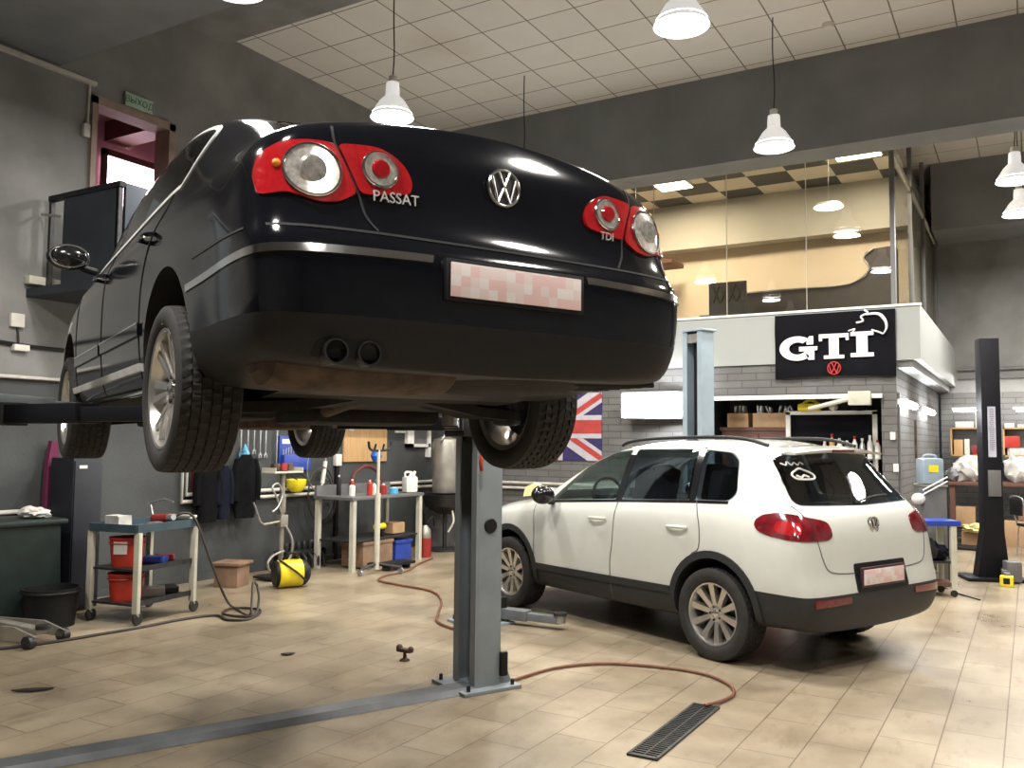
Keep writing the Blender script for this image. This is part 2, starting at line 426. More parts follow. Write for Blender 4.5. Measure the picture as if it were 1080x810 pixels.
# ---------------------------------------------------------------- palette
M = dict(
 rubber=mat('tyre_rubber', (.020, .019, .018), .75, var=.3, scale=20),
 alloy=mat('alloy_rim', (.62, .60, .57), .28, .9, var=.1, scale=12),
 chrome=mat('chrome', (.80, .80, .80), .12, 1, var=.03),
 dark_metal=mat('dark_metal', (.05, .05, .05), .5, .7, var=.3, scale=15),
 steel=mat('bare_steel', (.42, .42, .41), .38, .8, var=.2, scale=20),
 rusty=mat('rusty_steel', (.085, .058, .042), .75, .4, var=.5, scale=9, bump=.4),
 under=mat('underbody_coating', (.018, .017, .016), .8, spec=.3, var=.4, scale=6, bump=.4),
 black_paint=mat('black_car_paint', (.004, .0045, .007), .09, 0, var=.08, spec=.5),
 white_paint=mat('white_car_paint', (.56, .565, .52), .28, 0, var=.02, coat=1),
 black_plastic=mat('black_textured_plastic', (.017, .018, .019), .55, var=.15, scale=60, bump=.15, bscale=250),
 bumper_plastic=mat('bumper_plastic', (.0065, .006, .0065), .5, spec=.35, var=.15, scale=60, bump=.1, bscale=250),
 gloss_black=mat('gloss_black_trim', (.008, .008, .009), .15, var=.1),
 seam=mat('panel_gap', (.003, .003, .003), .8),
 seam_w=mat('panel_gap_grey', (.10, .10, .095), .8),
 red_lens=mat('red_lamp_lens', (.34, .008, .012), .12, var=.15, scale=60, coat=1),
 dark_red=mat('dark_red_lens', (.13, .006, .011), .12, var=.35, scale=14, coat=1),
 clear_lens=mat('clear_lamp_lens', (.55, .52, .48), .18, .6, var=.35, scale=60, coat=1),
 amber=mat('amber_bulb', (.8, .25, .03), .3),
 plate=None, maroon=mat('maroon_metal', (.10, .012, .012), .5, var=.2), bright_strip=mat('bright_polished_strip', (.75, .75, .73), .3, .35), letter=mat('silver_lettering', (.55, .55, .55), .4, .2),
 cabin=mat('cabin_trim', (.03, .03, .032), .8, var=.2),
 seat=mat('seat_fabric', (.09, .09, .095), .9, var=.2, scale=30),
 lift_grey=mat('lift_grey_paint', (.22, .25, .27), .42, .1, var=.12, scale=4, bump=.05),
 lift_side=mat('lift_light_paint', (.30, .37, .42), .4, .1, var=.1, scale=4),
 lift_black=mat('lift_black_paint', (.005, .005, .008), .5, spec=.25, var=.2, scale=5),
 grease=mat('greasy_dark_steel', (.014, .014, .014), .45, .2, var=.4, scale=9),
 wall_dark=mat('dark_grey_wall_paint', (.043, .047, .048), .62, var=.25, scale=1.6, bump=.25, bscale=30),
 wall_upper=mat('grey_wall_plaster', (.205, .205, .198), .8, var=.25, scale=1.4, bump=.4, bscale=22),
 beam=mat('grey_beam_plaster', (.185, .195, .205), .8, var=.14, scale=1.5, bump=.35, bscale=30),
 fascia=mat('light_grey_fascia', (.30, .315, .30), .5, var=.05, scale=1),
 white=mat('white_paint', (.72, .71, .67), .45, var=.06),
 off_white=mat('off_white_plastic', (.68, .66, .60), .5, var=.08),
 pipe=mat('white_pipe', (.52, .50, .45), .45, var=.15, scale=8),
 beige=mat('beige_wall', (.60, .49, .36), .75, var=.05, scale=1),
 grey_beige=mat('grey_beige_plaster', (.42, .39, .33), .8, var=.08, scale=1),
 pink=mat('pink_lit_wall', (.50, .30, .32), .8, var=.1, scale=2),
 wood=mat('light_wood_board', (.50, .31, .14), .6, var=.15, scale=3, stretch=(1, 12, 1)),
 plywood=mat('worn_plywood', (.22, .135, .085), .7, var=.3, scale=5, bump=.2),
 brown=mat('brown_wood', (.11, .045, .030), .6, var=.25, scale=4),
 cardboard=mat('cardboard', (.38, .24, .13), .8, var=.15, scale=6),
 yellow=mat('yellow_paint', (.78, .62, .02), .4, var=.1),
 blue=mat('blue_plastic', (.02, .05, .30), .4, var=.15),
 blue2=mat('bright_blue_plastic', (.02, .12, .55), .4, var=.1),
 navy=mat('navy_fabric', (.007, .008, .016), .9, spec=.1, var=.3, scale=12, bump=.4),
 black_fabric=mat('black_fabric', (.004, .004, .005), .9, spec=.1, var=.3, scale=12, bump=.4),
 magenta=mat('magenta_fabric', (.12, .012, .05), .85, var=.2, bump=.4),
 light_blue=mat('light_blue_plastic', (.08, .36, .60), .5),
 red=mat('red_plastic', (.42, .03, .015), .4, var=.15),
 red2=mat('dark_red_paint', (.26, .02, .018), .45, var=.2),
 green_bin=mat('dark_green_plastic', (.010, .019, .017), .5, var=.2),
 black=mat('black_plastic', (.007, .007, .008), .5, spec=.3, var=.2),
 bag=mat('white_bag_film', (.55, .54, .50), .4, var=.15, scale=14),
 hose=mat('brown_rubber_hose', (.16, .065, .035), .5, var=.2),
 hose_b=mat('black_rubber_hose', (.03, .022, .018), .5, var=.2),
 cable=mat('black_cable', (.008, .008, .008), .5),
 cream=mat('cream_paint', (.50, .49, .40), .45, var=.12, scale=6),
 tank=mat('scuffed_steel_tank', (.33, .31, .27), .4, .6, var=.25, scale=5),
 leather=mat('dark_brown_leather', (.030, .022, .018), .45, var=.2),
 banner=mat('black_banner_cloth', (.006, .006, .008), .9, spec=.1, var=.2, scale=3, bump=.3, bscale=4),
 banner_white=mat('white_print', (.70, .70, .72), .7),
 banner_red=mat('red_print', (.45, .03, .03), .7),
 flag_blue=mat('flag_blue', (.025, .018, .09), .8), flag_red=mat('flag_red', (.36, .04, .035), .8), flag_white=mat('flag_white', (.42, .40, .44), .8),
 canister=mat('pale_blue_canister', (.26, .33, .38), .3, var=.1),
 slate=mat('slate_grey_metal', (.14, .14, .14), .5, .2, var=.1),
 landing=mat('dark_blue_grey_steel', (.030, .038, .050), .32, .5, var=.15, scale=3),
 tile=brick_mat('ceiling_tiles', (.72, .70, .66), (.67, .655, .62), (.22, .20, .17), .615, .615, .010, rot=(0, 0, 0), bump=.3, offs=0., var=.06),
 brick=brick_mat('grey_painted_brick', (.115, .112, .108), (.135, .132, .127), (.075, .074, .072), .40, .10, .008),
 brick_s=brick_mat('grey_painted_brick_side', (.10, .097, .093), (.12, .116, .11), (.06, .06, .058), .40, .10, .008, rough=.92, rot=(R(90), 0, R(90))),
)
def plate_mat():
    m = bpy.data.materials.new('number_plate_print'); m.use_nodes = True; nt = m.node_tree; L = nt.links; N = nt.nodes
    b = N['Principled BSDF']; b.inputs['Roughness'].default_value = .35
    tc = N.new('ShaderNodeTexCoord'); v = N.new('ShaderNodeTexVoronoi'); v.inputs['Scale'].default_value = 28; v.inputs['Randomness'].default_value = 0
    L.new(tc.outputs['Object'], v.inputs['Vector'])
    r = N.new('ShaderNodeValToRGB'); r.color_ramp.interpolation = 'CONSTANT'
    r.color_ramp.elements[0].color = (.74, .68, .66, 1); r.color_ramp.elements[1].color = (.72, .50, .48, 1); r.color_ramp.elements[1].position = .62
    e = r.color_ramp.elements.new(.35); e.color = (.72, .60, .58, 1)
    s = N.new('ShaderNodeSeparateColor'); L.new(v.outputs['Color'], s.inputs[0]); L.new(s.outputs[0], r.inputs['Fac']); L.new(r.outputs[0], b.inputs['Base Color'])
    return m
M['plate'] = plate_mat()
GL_DARK = glassmat('tinted_car_glass', (.50, .53, .57), 0., 1.6)
GL_CAR = glassmat('light_car_glass', (.74, .80, .79), 0., 1.6)
GL_WALL = glassmat('partition_glass', (.86, .86, .82), 0., 1.45)
LAMP = mat('lamp_glow', (1, 1, 1), emit=(1, .97, .92), estr=28)
TUBE = mat('tube_glow', (1, 1, 1), emit=(.95, .97, 1), estr=40)
SHADE = mat('glowing_white_shade', (.8, .8, .8), .4, emit=(1, .98, .95), estr=.55)
WARM = mat('warm_panel_glow', (1, 1, 1), emit=(1, .88, .68), estr=14)
FLOOD = mat('floodlight_glow', (1, 1, 1), emit=(.85, .9, 1), estr=45)
DAY = mat('daylight_glow', (1, 1, 1), emit=(1, .72, .86), estr=9)

# ---------------------------------------------------------------- room (y = along the left wall, x = across)
XL, XR, YB, YF, ZC = -8.3, 7.0, 17.9, -5.0, 6.52
fl = MB().bb((XL-.2, YF, -.15), (XR, YB+.2, 0)); f_ = fl.build('floor', floor_mat()); f_['kind'] = 'structure'
struct('ceiling', MB().bb((XL-.2, YF, ZC), (XR, YB+.2, ZC+.15)), M['tile'])
# left wall with door opening y 5.46..6.42, z 3.05..5.13
W = MB()
DY0, DY1, DZ0, DZ1 = 5.46, 6.42, 3.02, 5.13
W.bb((XL-.2, YF, 2.2), (XL, DY0, ZC)); W.bb((XL-.2, DY1, 2.2), (XL, YB+.2, ZC)); W.bb((XL-.2, DY0, 2.2), (XL, DY1, DZ0)); W.bb((XL-.2, DY0, DZ1), (XL, DY1, ZC))
struct('wall_left', W, M['wall_upper'])
struct('wall_left_lower', MB().bb((XL-.2, YF, 0), (XL, YB+.2, 2.2)), M['wall_dark'])
struct('wall_right', MB().bb((XR, YF, 0), (XR+.2, YB+.2, ZC)), M['wall_upper'])
struct('wall_front', MB().bb((XL-.2, YF-.2, 0), (XR, YF, ZC)), M['wall_upper'])
struct('wall_back', MB().bb((XL, YB, 2.6), (XR, YB+.2, ZC)), M['wall_upper'])
struct('wall_back_lower', MB().bb((-1.4, YB, 0), (XR, YB+.2, 2.6)), M['brick'])
struct('trim_1', MB().bb((XL, YF, 5.36), (XR, 5.09, ZC), ), M['beam'])            # near downstand beam
struct('trim_2', MB().bb((XL, 5.09, 6.40), (XR, 7.14, ZC)), M['wall_upper'])      # plain ceiling margin beside it
struct('trim_3', MB().bb((XL, 11.2, 5.33), (XR, 11.72, ZC)), M['beam'])           # far downstand beam
struct('trim_4', MB().bb((-1.38, 16.6, 5.35), (XR, YB, ZC)), M['beam'])            # beam over the back wall
struct('baseboard_left', MB().bb((XL, YF, 0), (XL+.02, 11.9, .08)), M['wall_dark'])

# room beyond the high door
B = MB(); B.bb((-9.92, 5.2, 2.9), (-8.5, 7.9, 3.02)); B.bb((-9.92, 5.2, 5.6), (-8.5, 7.9, 5.7)); B.bb((-9.92, 5.1, 2.9), (-8.5, 5.2, 5.7)); B.bb((-9.92, 7.9, 2.9), (-8.5, 8.0, 5.7)); B.bb((-10, 5.1, 2.9), (-9.92, 8.0, 5.7))
struct('wall_landing_room', B, M['pink'])  # the room's pink light is put into the wall colour
wn = thing('window_1', None, None, (-9.86, 7.0, 5.0)); del_ = wn; wn['kind'] = 'structure'
b = MB(); b.bb((-.03, -.30, -.42), (0, .42, .16)); b.build('window_pane', DAY, wn)
b = MB(); b.bb((-.03, -.36, -.48), (.03, -.30, .22)); b.bb((-.03, .42, -.48), (.03, .52, .22)); b.bb((-.03, -.36, .16), (.03, .52, .24)); b.build('window_frame', M['brown'], wn)
struct('trim_landing_beam', MB().bb((-9.92, 6.7, 5.35), (-8.5, 7.0, 5.6)), M['brown'])
dr = thing('door_1', None, None, (XL, 5.94, 3.02)); dr['kind'] = 'structure'
b = MB(); b.bb((-.21, -.50, 0), (.035, -.44, 2.16)); b.bb((-.21, .44, 0), (.035, .52, 2.16)); b.bb((-.21, -.50, 2.08), (.035, .52, 2.17)); b.build('door_frame', mat('brown_pink_frame', (.30, .22, .18), .6), dr)

# dark steel landing at the high door
t = thing('steel_landing', 'dark steel landing box below the high doorway, jutting from the left wall', 'landing', (XL, 5.0, 3.0))
b = MB(); b.bb((.0, -.15, -.02), (1.2, 1.75, .06)); b.build('deck', M['landing'], t)
b = MB(); b.bb((.34, -.02, .06), (1.16, .02, .93)); b.build('front_panel', M['landing'], t)
b = MB(); b.bb((.1, -.03, .93), (1.2, .03, .98)); b.build('handrail', M['black'], t)
for x in (.12, 1.16): MB().bb((x-.02, -.02, .06), (x+.02, .02, .93)).build('post', M['dark_metal'], t)
b = MB(); b.bb((1.14, .05, .06), (1.18, 1.70, .98)); b.build('side_panel', M['landing'], t)
b = MB(); b.cyl((.06, -.06, .80), (.36, -.06, .74), .014); b.build('rail_bracket', M['steel'], t)
b = MB().bb((XL, 4.82, 3.10), (XL+.10, 5.80, 3.18), bev=.01)
tag(b.build('wall_batten', M['cream']), 'pale grey batten fixed low on the left wall under the dark landing', 'batten')

# far block: lower brick front with alcove, side wall, fascia
YG = 12.0; XC = -1.44
B = MB()
B.bb((XL, YG, 0), (-3.95, YG+.12, 2.72)); B.bb((-1.62, YG, 0), (XC, YG+.12, 2.72)); B.bb((-3.95, YG, 2.30), (-1.62, YG+.12, 2.72))
struct('wall_back_brick', B, M['brick'])
struct('wall_alcove', MB().bb((-4.1, 13.3, 0), (-1.6, 13.4, 2.6)).bb((-4.05, 12.12, 0), (-3.95, 13.3, 2.6)), M['wall_dark'])
struct('wall_side_brick', MB().bb((XC-.14, YG+.12, 0), (XC, YB, 2.62)), M['brick_s'])
F = MB(); F.bb((XL, YG-.03, 2.71), (-1.15, YG+.07, 3.40)); F.bb((-1.25, YG+.07, 2.71), (-1.15, YB, 3.40))
struct('trim_fascia', F, M['fascia'])
struct('ceiling_soffit', MB().bb((XL, YG+.07, 2.62), (-1.25, YB, 2.72)), M['fascia'])
struct('trim_fascia_edge', MB().bb((XL, YG-.05, 3.385), (-1.13, YG+.02, 3.415)), M['white'])
struct('floor_mezzanine', MB().bb((XL, YG+.07, 2.72), (-1.25, YB, 3.0)), M['grey_beige'])
# mezzanine room
struct('wall_mezzanine_back', MB().bb((XL, 14.5, 3.0), (XC-.05, 14.6, 5.75)), M['beige'])
struct('wall_mezzanine_bulkhead', MB().bb((XL, 14.2, 4.93), (XC-.05, 14.5, 5.74)), M['grey_beige'])
struct('wall_mezzanine_side', MB().bb((XC-.10, 14.6, 3.0), (XC-.05, YB, 5.75)), M['grey_beige'])
struct('ceiling_mezzanine', MB().bb((XL, YG+.05, 5.70), (XC-.05, 14.3, 5.76)), checker_mat())
struct('ceiling_mezzanine_rear', MB().bb((XL, 14.3, 5.76), (XC-.05, YB, 5.80)), M['grey_beige'])
struct('wall_mezzanine_return', MB().bb((XL, 13.6, 4.6), (-5.0, 14.2, 4.66)), M['brown'])
# glazing
gz = [XC-1.08*i for i in range(7)]
win = thing('window_2', None, None, (0, YG, 3.41)); win['kind'] = 'structure'
for a, b_ in zip(gz[1:], gz[:-1]):
    MB().bb((a+.004, .0, 0), (b_-.004, .010, 2.06)).build('window_pane', GL_WALL, win)
for x in gz[1:]: MB().bb((x-.004, -.001, 0), (x+.004, .011, 2.06)).build('window_joint', M['grey_beige'], win)
MB().bb((XC-.035, -.04, 0), (XC+.02, .06, 2.10)).build('window_frame', M['slate'], win)
MB().bb((-8.3, -.03, 2.06), (XC+.10, .05, 2.12)).build('window_head', M['pipe'], win)
win2 = thing('window_3', None, None, (XC, YG, 3.41)); win2['kind'] = 'structure'
for y0, y1 in ((.06, 1.9), (1.98, 3.7), (3.78, 5.8)): MB().bb((-.006, y0, 0), (.006, y1, 2.35)).build('window_pane', GL_WALL, win2)
for y in (1.94, 3.74, 5.82): MB().bb((-.03, y-.04, 0), (.03, y+.04, 2.9)).build('window_frame', M['slate'], win2)
MB().bb((-.03, 0, 1.95), (.02, 5.8, 2.02)).build('window_head', M['pipe'], win2)
# mezzanine ceiling lights and sofa
def lightpanel(name, lab, x, y, z, sx, sy, grp=None):
    t = thing(name, lab, 'ceiling light', (x, y, z), 0, grp)
    MB().bb((-sx/2-.02, -sy/2-.02, -.02), (sx/2+.02, sy/2+.02, 0)).build('frame', M['white'], t)
    MB().bb((-sx/2, -sy/2, -.028), (sx/2, sy/2, -.02)).build('diffuser', WARM, t); return t
lightpanel('ceiling_light_panel', 'bright square ceiling light in the chequered ceiling, near the glass corner', -1.98, 12.75, 5.70, .58, .45)
lightpanel('ceiling_light_panel', 'small warm ceiling light at the car end of the chequered ceiling', -4.75, 13.0, 5.70, .50, .42)
t = thing('sofa', 'dark leather sofa with high curled end behind the mezzanine glass', 'sofa', (-1.6, 13.6, 3.0))
out = [(-.0, 1.52), (-.30, 1.50), (-.42, 1.46), (-.45, 1.38), (-.38, 1.30), (-.36, 1.20), (-.42, 1.10), (-.58, 1.02), (-.85, .98), (-1.6, .99), (-2.45, .98), (-2.55, .93), (-2.50, .6), (-2.5, .1), (0, .1)]
p = MB().prism([(x, 0, z) for x, z in rounded(out, .05)], (0, .22, 0)); p.build('backrest', M['leather'], t)
MB().bb((-2.45, -.75, .12), (-.1, .0, .45), bev=.05).build('seat', M['leather'], t)
MB().bb((-2.53, -.8, .1), (-2.35, .02, .72), bev=.05).build('armrest', M['leather'], t)
MB().tube([(-2.45, -.02, .99), (-1.6, -.02, 1.0), (-.85, -.02, .99), (-.55, -.02, 1.04), (-.37, -.02, 1.2), (-.44, -.02, 1.38), (-.30, -.02, 1.5)], .012).build('piping', M['tank'], t)
t = thing('patterned_chair', 'brown chair with criss-cross back, left of the sofa behind glass', 'chair', (-3.80, 12.72, 3.0))
MB().bb((-.28, -.5, .40), (.28, .02, .48), bev=.02).build('seat', M['leather'], t)
b = MB(); b.bb((-.28, -.03, .48), (.28, .0, 1.02)); b.build('backrest', M['leather'], t)
b = MB()
for i in range(4):
    b.cyl((-.22+i*.12, -.04, .72), (-.12+i*.12, -.04, .98), .012, n=6); b.cyl((-.12+i*.12, -.04, .72), (-.22+i*.12, -.04, .98), .012, n=6)
b.build('lattice', M['rusty'], t)
for x, y in ((-.25, -.46), (.25, -.46), (-.25, -.02), (.25, -.02)): MB().bb((x-.02, y-.02, 0), (x+.02, y+.02, .42)).build('leg', M['leather'], t)

# ---------------------------------------------------------------- pendants
def make_pendant(cz, lab, loc):
    t = thing('pendant_lamp', lab, 'pendant lamp', loc, 0, 'dome pendant lamps over the hall')
    MB().lathe([(.030, .37), (.065, .365), (.07, .30), (.072, .23), (.13, .17), (.185, .08), (.225, .0), (.218, .0), (.178, .075), (.12, .16), (.05, .22), (.02, .24)], 32).build('shade', SHADE, t)
    MB().lathe([(.03, .44), (.045, .43), (.045, .34), (.03, .34)], 16).build('socket', M['off_white'], t)
    MB().tube([(0, 0, .43), (.012, 0, .7), (-.006, .004, 1.1), (0, 0, cz)], .007, 6).build('cord', M['cable'], t)
    MB().lathe([(.001, .012), (.12, .018), (.2, .03), (.205, .045), (.001, .1)], 32).build('bulb_diffuser', LAMP, t)
    return t
P0 = make_pendant(1.5, 'dome pendant lamp hanging in front of the big far beam', (-2.38, 9.75, 4.93))
pend = [((-2.3, 6.5, 4.93), 'very bright dome pendant lamp near the top edge, nearer than the beam lamp'),
        ((-5.55, 6.95, 4.93), 'dome pendant lamp on a long cord just above the black car boot'),
        ((-5.6, 9.75, 4.93), 'dome pendant lamp hidden behind the black car boot, only its cord showing'),
        ((-.08, 12.45, 4.93), 'upper dome pendant lamp at the right edge beyond the beam'),
        ((-.05, 14.3, 4.93), 'lower dome pendant lamp at the right edge beyond the beam'),
        ]
LIGHTPOS = [(-2.38, 9.75), (-2.3, 6.5), (-5.55, 6.95), (-5.6, 9.75), (-.08, 12.45), (-.05, 14.3)]
for loc, lab in pend: copy_tree(P0, loc, None, lab)
P1 = make_pendant(.48, 'dome pendant lamp on a short cord under the near beam, over the black car front', (-4.9, 4.3, 4.90)); P1['group'] = 'short-cord pendant lamps'
near = [((-2.3, 3.6, 4.90), 'short-cord pendant lamp under the near beam above the black car tail'), ((.6, 3.8, 4.90), 'short-cord pendant lamp under the near beam at the right of the hall'),
        ((-2.2, .9, 4.90), 'unseen short-cord pendant lamp added behind the viewer at left'), ((1.2, .6, 4.90), 'unseen short-cord pendant lamp added behind the viewer at right'),
        ((-5.2, 1.2, 4.90), 'unseen short-cord pendant lamp added left of the viewer by the wall')]  # lamps beside and behind the viewer are unseen, added to light the closed hall
for loc, lab in near: copy_tree(P1, loc, None, lab)
LIGHTPOS += [(-4.9, 4.3)]+[(a[0][0], a[0][1]) for a in near]
for loc, lab in (((.9, 7.0, 4.93), 'dome pendant lamp over the right side of the hall'), ((.9, 9.8, 4.93), 'dome pendant lamp at the right in front of the far beam')):
    copy_tree(P0, loc, None, lab); LIGHTPOS.append(loc[:2])
for loc, lab in (((2.4, 12.45, 4.93), 'unseen dome pendant lamp added at the far right beyond the beam, nearer row'), ((2.4, 15.2, 4.93), 'unseen dome pendant lamp added at the far right beyond the beam, farther row')):  # two out-of-view lamps added to brighten the back right
    copy_tree(P0, loc, None, lab); LIGHTPOS.append(loc[:2])
# lamps inside the mezzanine
P2 = thing('disc_lamp', 'round disc lamp hanging inside the glass, nearer the glass corner', 'ceiling lamp', (-2.3, 12.4, 4.88), 0, 'disc lamps inside the mezzanine')
MB().lathe([(.001, .05), (.16, .045), (.2, .0), (.19, .0), (.15, .035), (.001, .04)], 32).build('shade', M['white'], P2)
MB().cyl((0, 0, .05), (0, 0, .80), .004, n=6).build('cord', M['pipe'], P2)
MB().lathe([(.001, -.004), (.185, -.002), (.185, .004), (.001, .02)], 32).build('bulb_diffuser', LAMP, P2)
copy_tree(P2, (-5.15, 12.45, 4.80), None, 'round disc lamp hanging inside the glass beside the black car lamp')
for i, (x, y) in enumerate(LIGHTPOS):
    l = bpy.data.lights.new('pendant_light', 'AREA'); l.shape = 'DISK'; l.size = .40; l.energy = 105 if x > .5 and y < 11 else 150; l.color = (1, .955, .89)
    o = bpy.data.objects.new('pendant_light', l); C.objects.link(o); o.location = (x, y, 4.88)
    if y < 5.1: o.location.z = 4.85
def area(name, loc, sx, sy, e, col, rot=(0, 0, 0), spread=180):
    l = bpy.data.lights.new(name, 'AREA'); l.shape = 'RECTANGLE'; l.size = sx; l.size_y = sy; l.energy = e; l.color = col; l.spread = R(spread)
    o = bpy.data.objects.new(name, l); C.objects.link(o); o.location = loc; o.rotation_euler = rot; return o
area('mezz_light', (-1.98, 12.75, 5.64), .5, .4, 120, (1, .88, .72))
area('mezz_light', (-4.75, 13.0, 5.64), .5, .4, 120, (1, .86, .68))
area('mezz_light', (-6.6, 13.4, 5.6), .5, .4, 90, (1, .86, .68))
# ================================================================ BLACK SALOON on the near lift
PZ = 1.579; PH = R(154.45)
car = thing('raised_saloon_car', 'black saloon car raised high on the two-post lift, seen from its rear left', 'car', (-2.530, 3.074, PZ), PH)
st = [(3.60, .50, .30, .62, .36, .68, .70), (3.53, .74, .26, .68, .58, .74, .77), (3.38, .845, .22, .76, .66, .80, .84), (3.10, .89, .20, .85, .72, .885, .925), (2.709, .905, .20, .92, .74, .955, .995),
      (2.42, .91, .2, .955, .74, 1.0, 1.045), (2.25, .91, .2, .975, .73, 1.035, 1.075), (1.90, .91, .2, .975, .745, 1.22, 1.27), (1.50, .91, .2, .985, .725, 1.385, 1.45), (1.15, .91, .2, .99, .715, 1.43, 1.505),
      (.60, .91, .2, 1.0, .715, 1.44, 1.52), (.20, .91, .2, 1.0, .71, 1.40, 1.485), (-.10, .91, .21, .99, .70, 1.32, 1.40), (-.38, .905, .23, .98, .70, 1.20, 1.265), (-.58, .90, .26, .975, .71, 1.11, 1.165)]
rings = [sec(*s) for s in st]
XRZ = [(.2, -1.04), (.30, -1.09), (.42, -1.13), (.655, -1.14), (.70, -1.085), (.78, -1.05), (1.0, -1.03), (1.10, -1.0), (1.14, -.985)]
def interp(T, z):
    if z <= T[0][0]: return T[0][1]
    for (a, b), (c, d) in zip(T[:-1], T[1:]):
        if z <= c: return b+(d-b)*(z-a)/(c-a)
    return T[-1][1]
ZL = [.27, .27, .28, .31, .42, .57, .665, .72, .88, .985, 1.045, 1.085, 1.135, 1.14]
def rear_ring(W, dx, dome=1.):
    ys = [0, .5*W, W-.10, W-.035, W-.01, W, W-.002, W-.012, W-.03, W-.05, W-.10, W-.19, .5*W, 0]
    return [(interp(XRZ, z)+dx, y, z) for y, z in zip(ys, ZL)]
rings += [[(x+.02 if False else -.78, y, z) for x, y, z in rear_ring(.90, 0)], rear_ring(.888, .17), rear_ring(.855, .065), rear_ring(.70, .015), rear_ring(.36, .0)]
def split_obj(o, plane_co, plane_no, pre, pred, name, m, parent):
    bm = bmesh.new(); bm.from_mesh(o.data)
    fs = [f for f in bm.faces if pre(f.calc_center_median())]
    g = list({v for f in fs for v in f.verts})+list({e for f in fs for e in f.edges})+fs
    bmesh.ops.bisect_plane(bm, geom=g, plane_co=plane_co, plane_no=plane_no)
    sel = [f for f in bm.faces if pred(f.calc_center_median())]; ss = set(sel)
    b2 = bm.copy(); b2.faces.ensure_lookup_table(); bm.faces.ensure_lookup_table()
    idx = {f.index for f in bm.faces if f in ss}
    bm.faces.index_update(); idx = {f.index for f in sel}
    b2.faces.index_update()
    bmesh.ops.delete(b2, geom=[f for f in b2.faces if f.index not in idx], context='FACES')
    bmesh.ops.delete(bm, geom=sel, context='FACES')
    bm.to_mesh(o.data); bm.free()
    me = bpy.data.meshes.new(name); b2.to_mesh(me); b2.free()
    q = bpy.data.objects.new(name, me); C.objects.link(q); me.materials.clear(); me.materials.append(m); q.parent = parent; me.shade_smooth(); me.set_sharp_from_angle(angle=R(38)); return q
def wheel_house(o, xs, cz, r, yin, parent):
    for cx in xs:
        for sd in (1, -1): wheel_house1(o, (cx,), cz, r, yin, parent, sd)
def wheel_house1(o, xs, cz, r, yin, parent, sd):
    def pred(c):
        for cx in xs:
            d = math.hypot(c.x-cx, c.z-cz)
            if c.y*sd > 0 and abs(c.y) < .93 and abs(c.y) > yin-.004 and (abs(d-r) < .003 and abs(c.y) < .90 or d < r-.003 and abs(abs(c.y)-yin) < .004): return True
        return False
    return split_obj(o, (0, 0, -9), (0, 0, 1), lambda c: False, pred, 'wheel_housing', M['under'], parent)
body = loft(rings, 'body', 3); body.name = 'body'
bv = bvh_of(body)
cs = []
for cx in (.01, 2.709):
    for s in (1, -1): cs.append(MB().cyl((cx, s*.56, .335), (cx, s*1.3, .335), .388, n=64))
cut(body, cs)
win_f = rounded([(2.12, 1.01), (1.42, 1.04), (1.42, 1.405), (1.62, 1.37), (1.85, 1.25)], .03)
win_r = rounded([(1.36, 1.043), (.26, 1.105), (.14, 1.12), (.05, 1.27), (.10, 1.335), (.42, 1.39), (.90, 1.42), (1.36, 1.408)], .04)
ws = [(-.62, 1.10), (-.55, 1.33), (0, 1.40), (.55, 1.33), (.62, 1.10), (0, 1.13)]
rw = rounded([(-.60, 1.165), (-.52, 1.37), (0, 1.405), (.52, 1.37), (.60, 1.165), (0, 1.185)], .05)
cavi = [cav(*s, .82) for s in st[6:14]]
cut(body, [loft(cavi, 'cutter')])
for poly in (win_f, win_r): cut(body, [MB().prism([(x, -1.3, z) for x, z in poly], (0, 2.6, 0))])
cut(body, [MB().prism([(-1.5, y, z) for y, z in rw], (1.4+.3, 0, 0)), MB().prism([(1.6, y, z) for y, z in [(-.58, 1.13), (-.50, 1.38), (.50, 1.38), (.58, 1.13)]], (1.2, 0, 0))])
wheel_house(body, (.01, 2.709), .335, .388, .56, car)
split_obj(body, (0, 0, .43), (0, 0, 1), lambda c: c.x < -.3, lambda c: c.x < -.3 and c.z < .43, 'lower_bumper', M['bumper_plastic'], car)
split_obj(body, (0, 0, .242), (0, 0, 1), lambda c: c.z < .34, lambda c: c.z < .242 and abs(c.y) < .86, 'floor_pan', M['under'], car)
body.data.materials.clear(); body.data.materials.append(M['black_paint']); body.parent = car; body.data.shade_smooth(); body.data.set_sharp_from_angle(angle=R(38))
wheel_p = None
for x, s in ((0, 1), (0, -1), (2.709, 1), (2.709, -1)):
    wheel('wheel', car, (x, s*.795, .243), s, .328, .235, .240, 14, True, M)
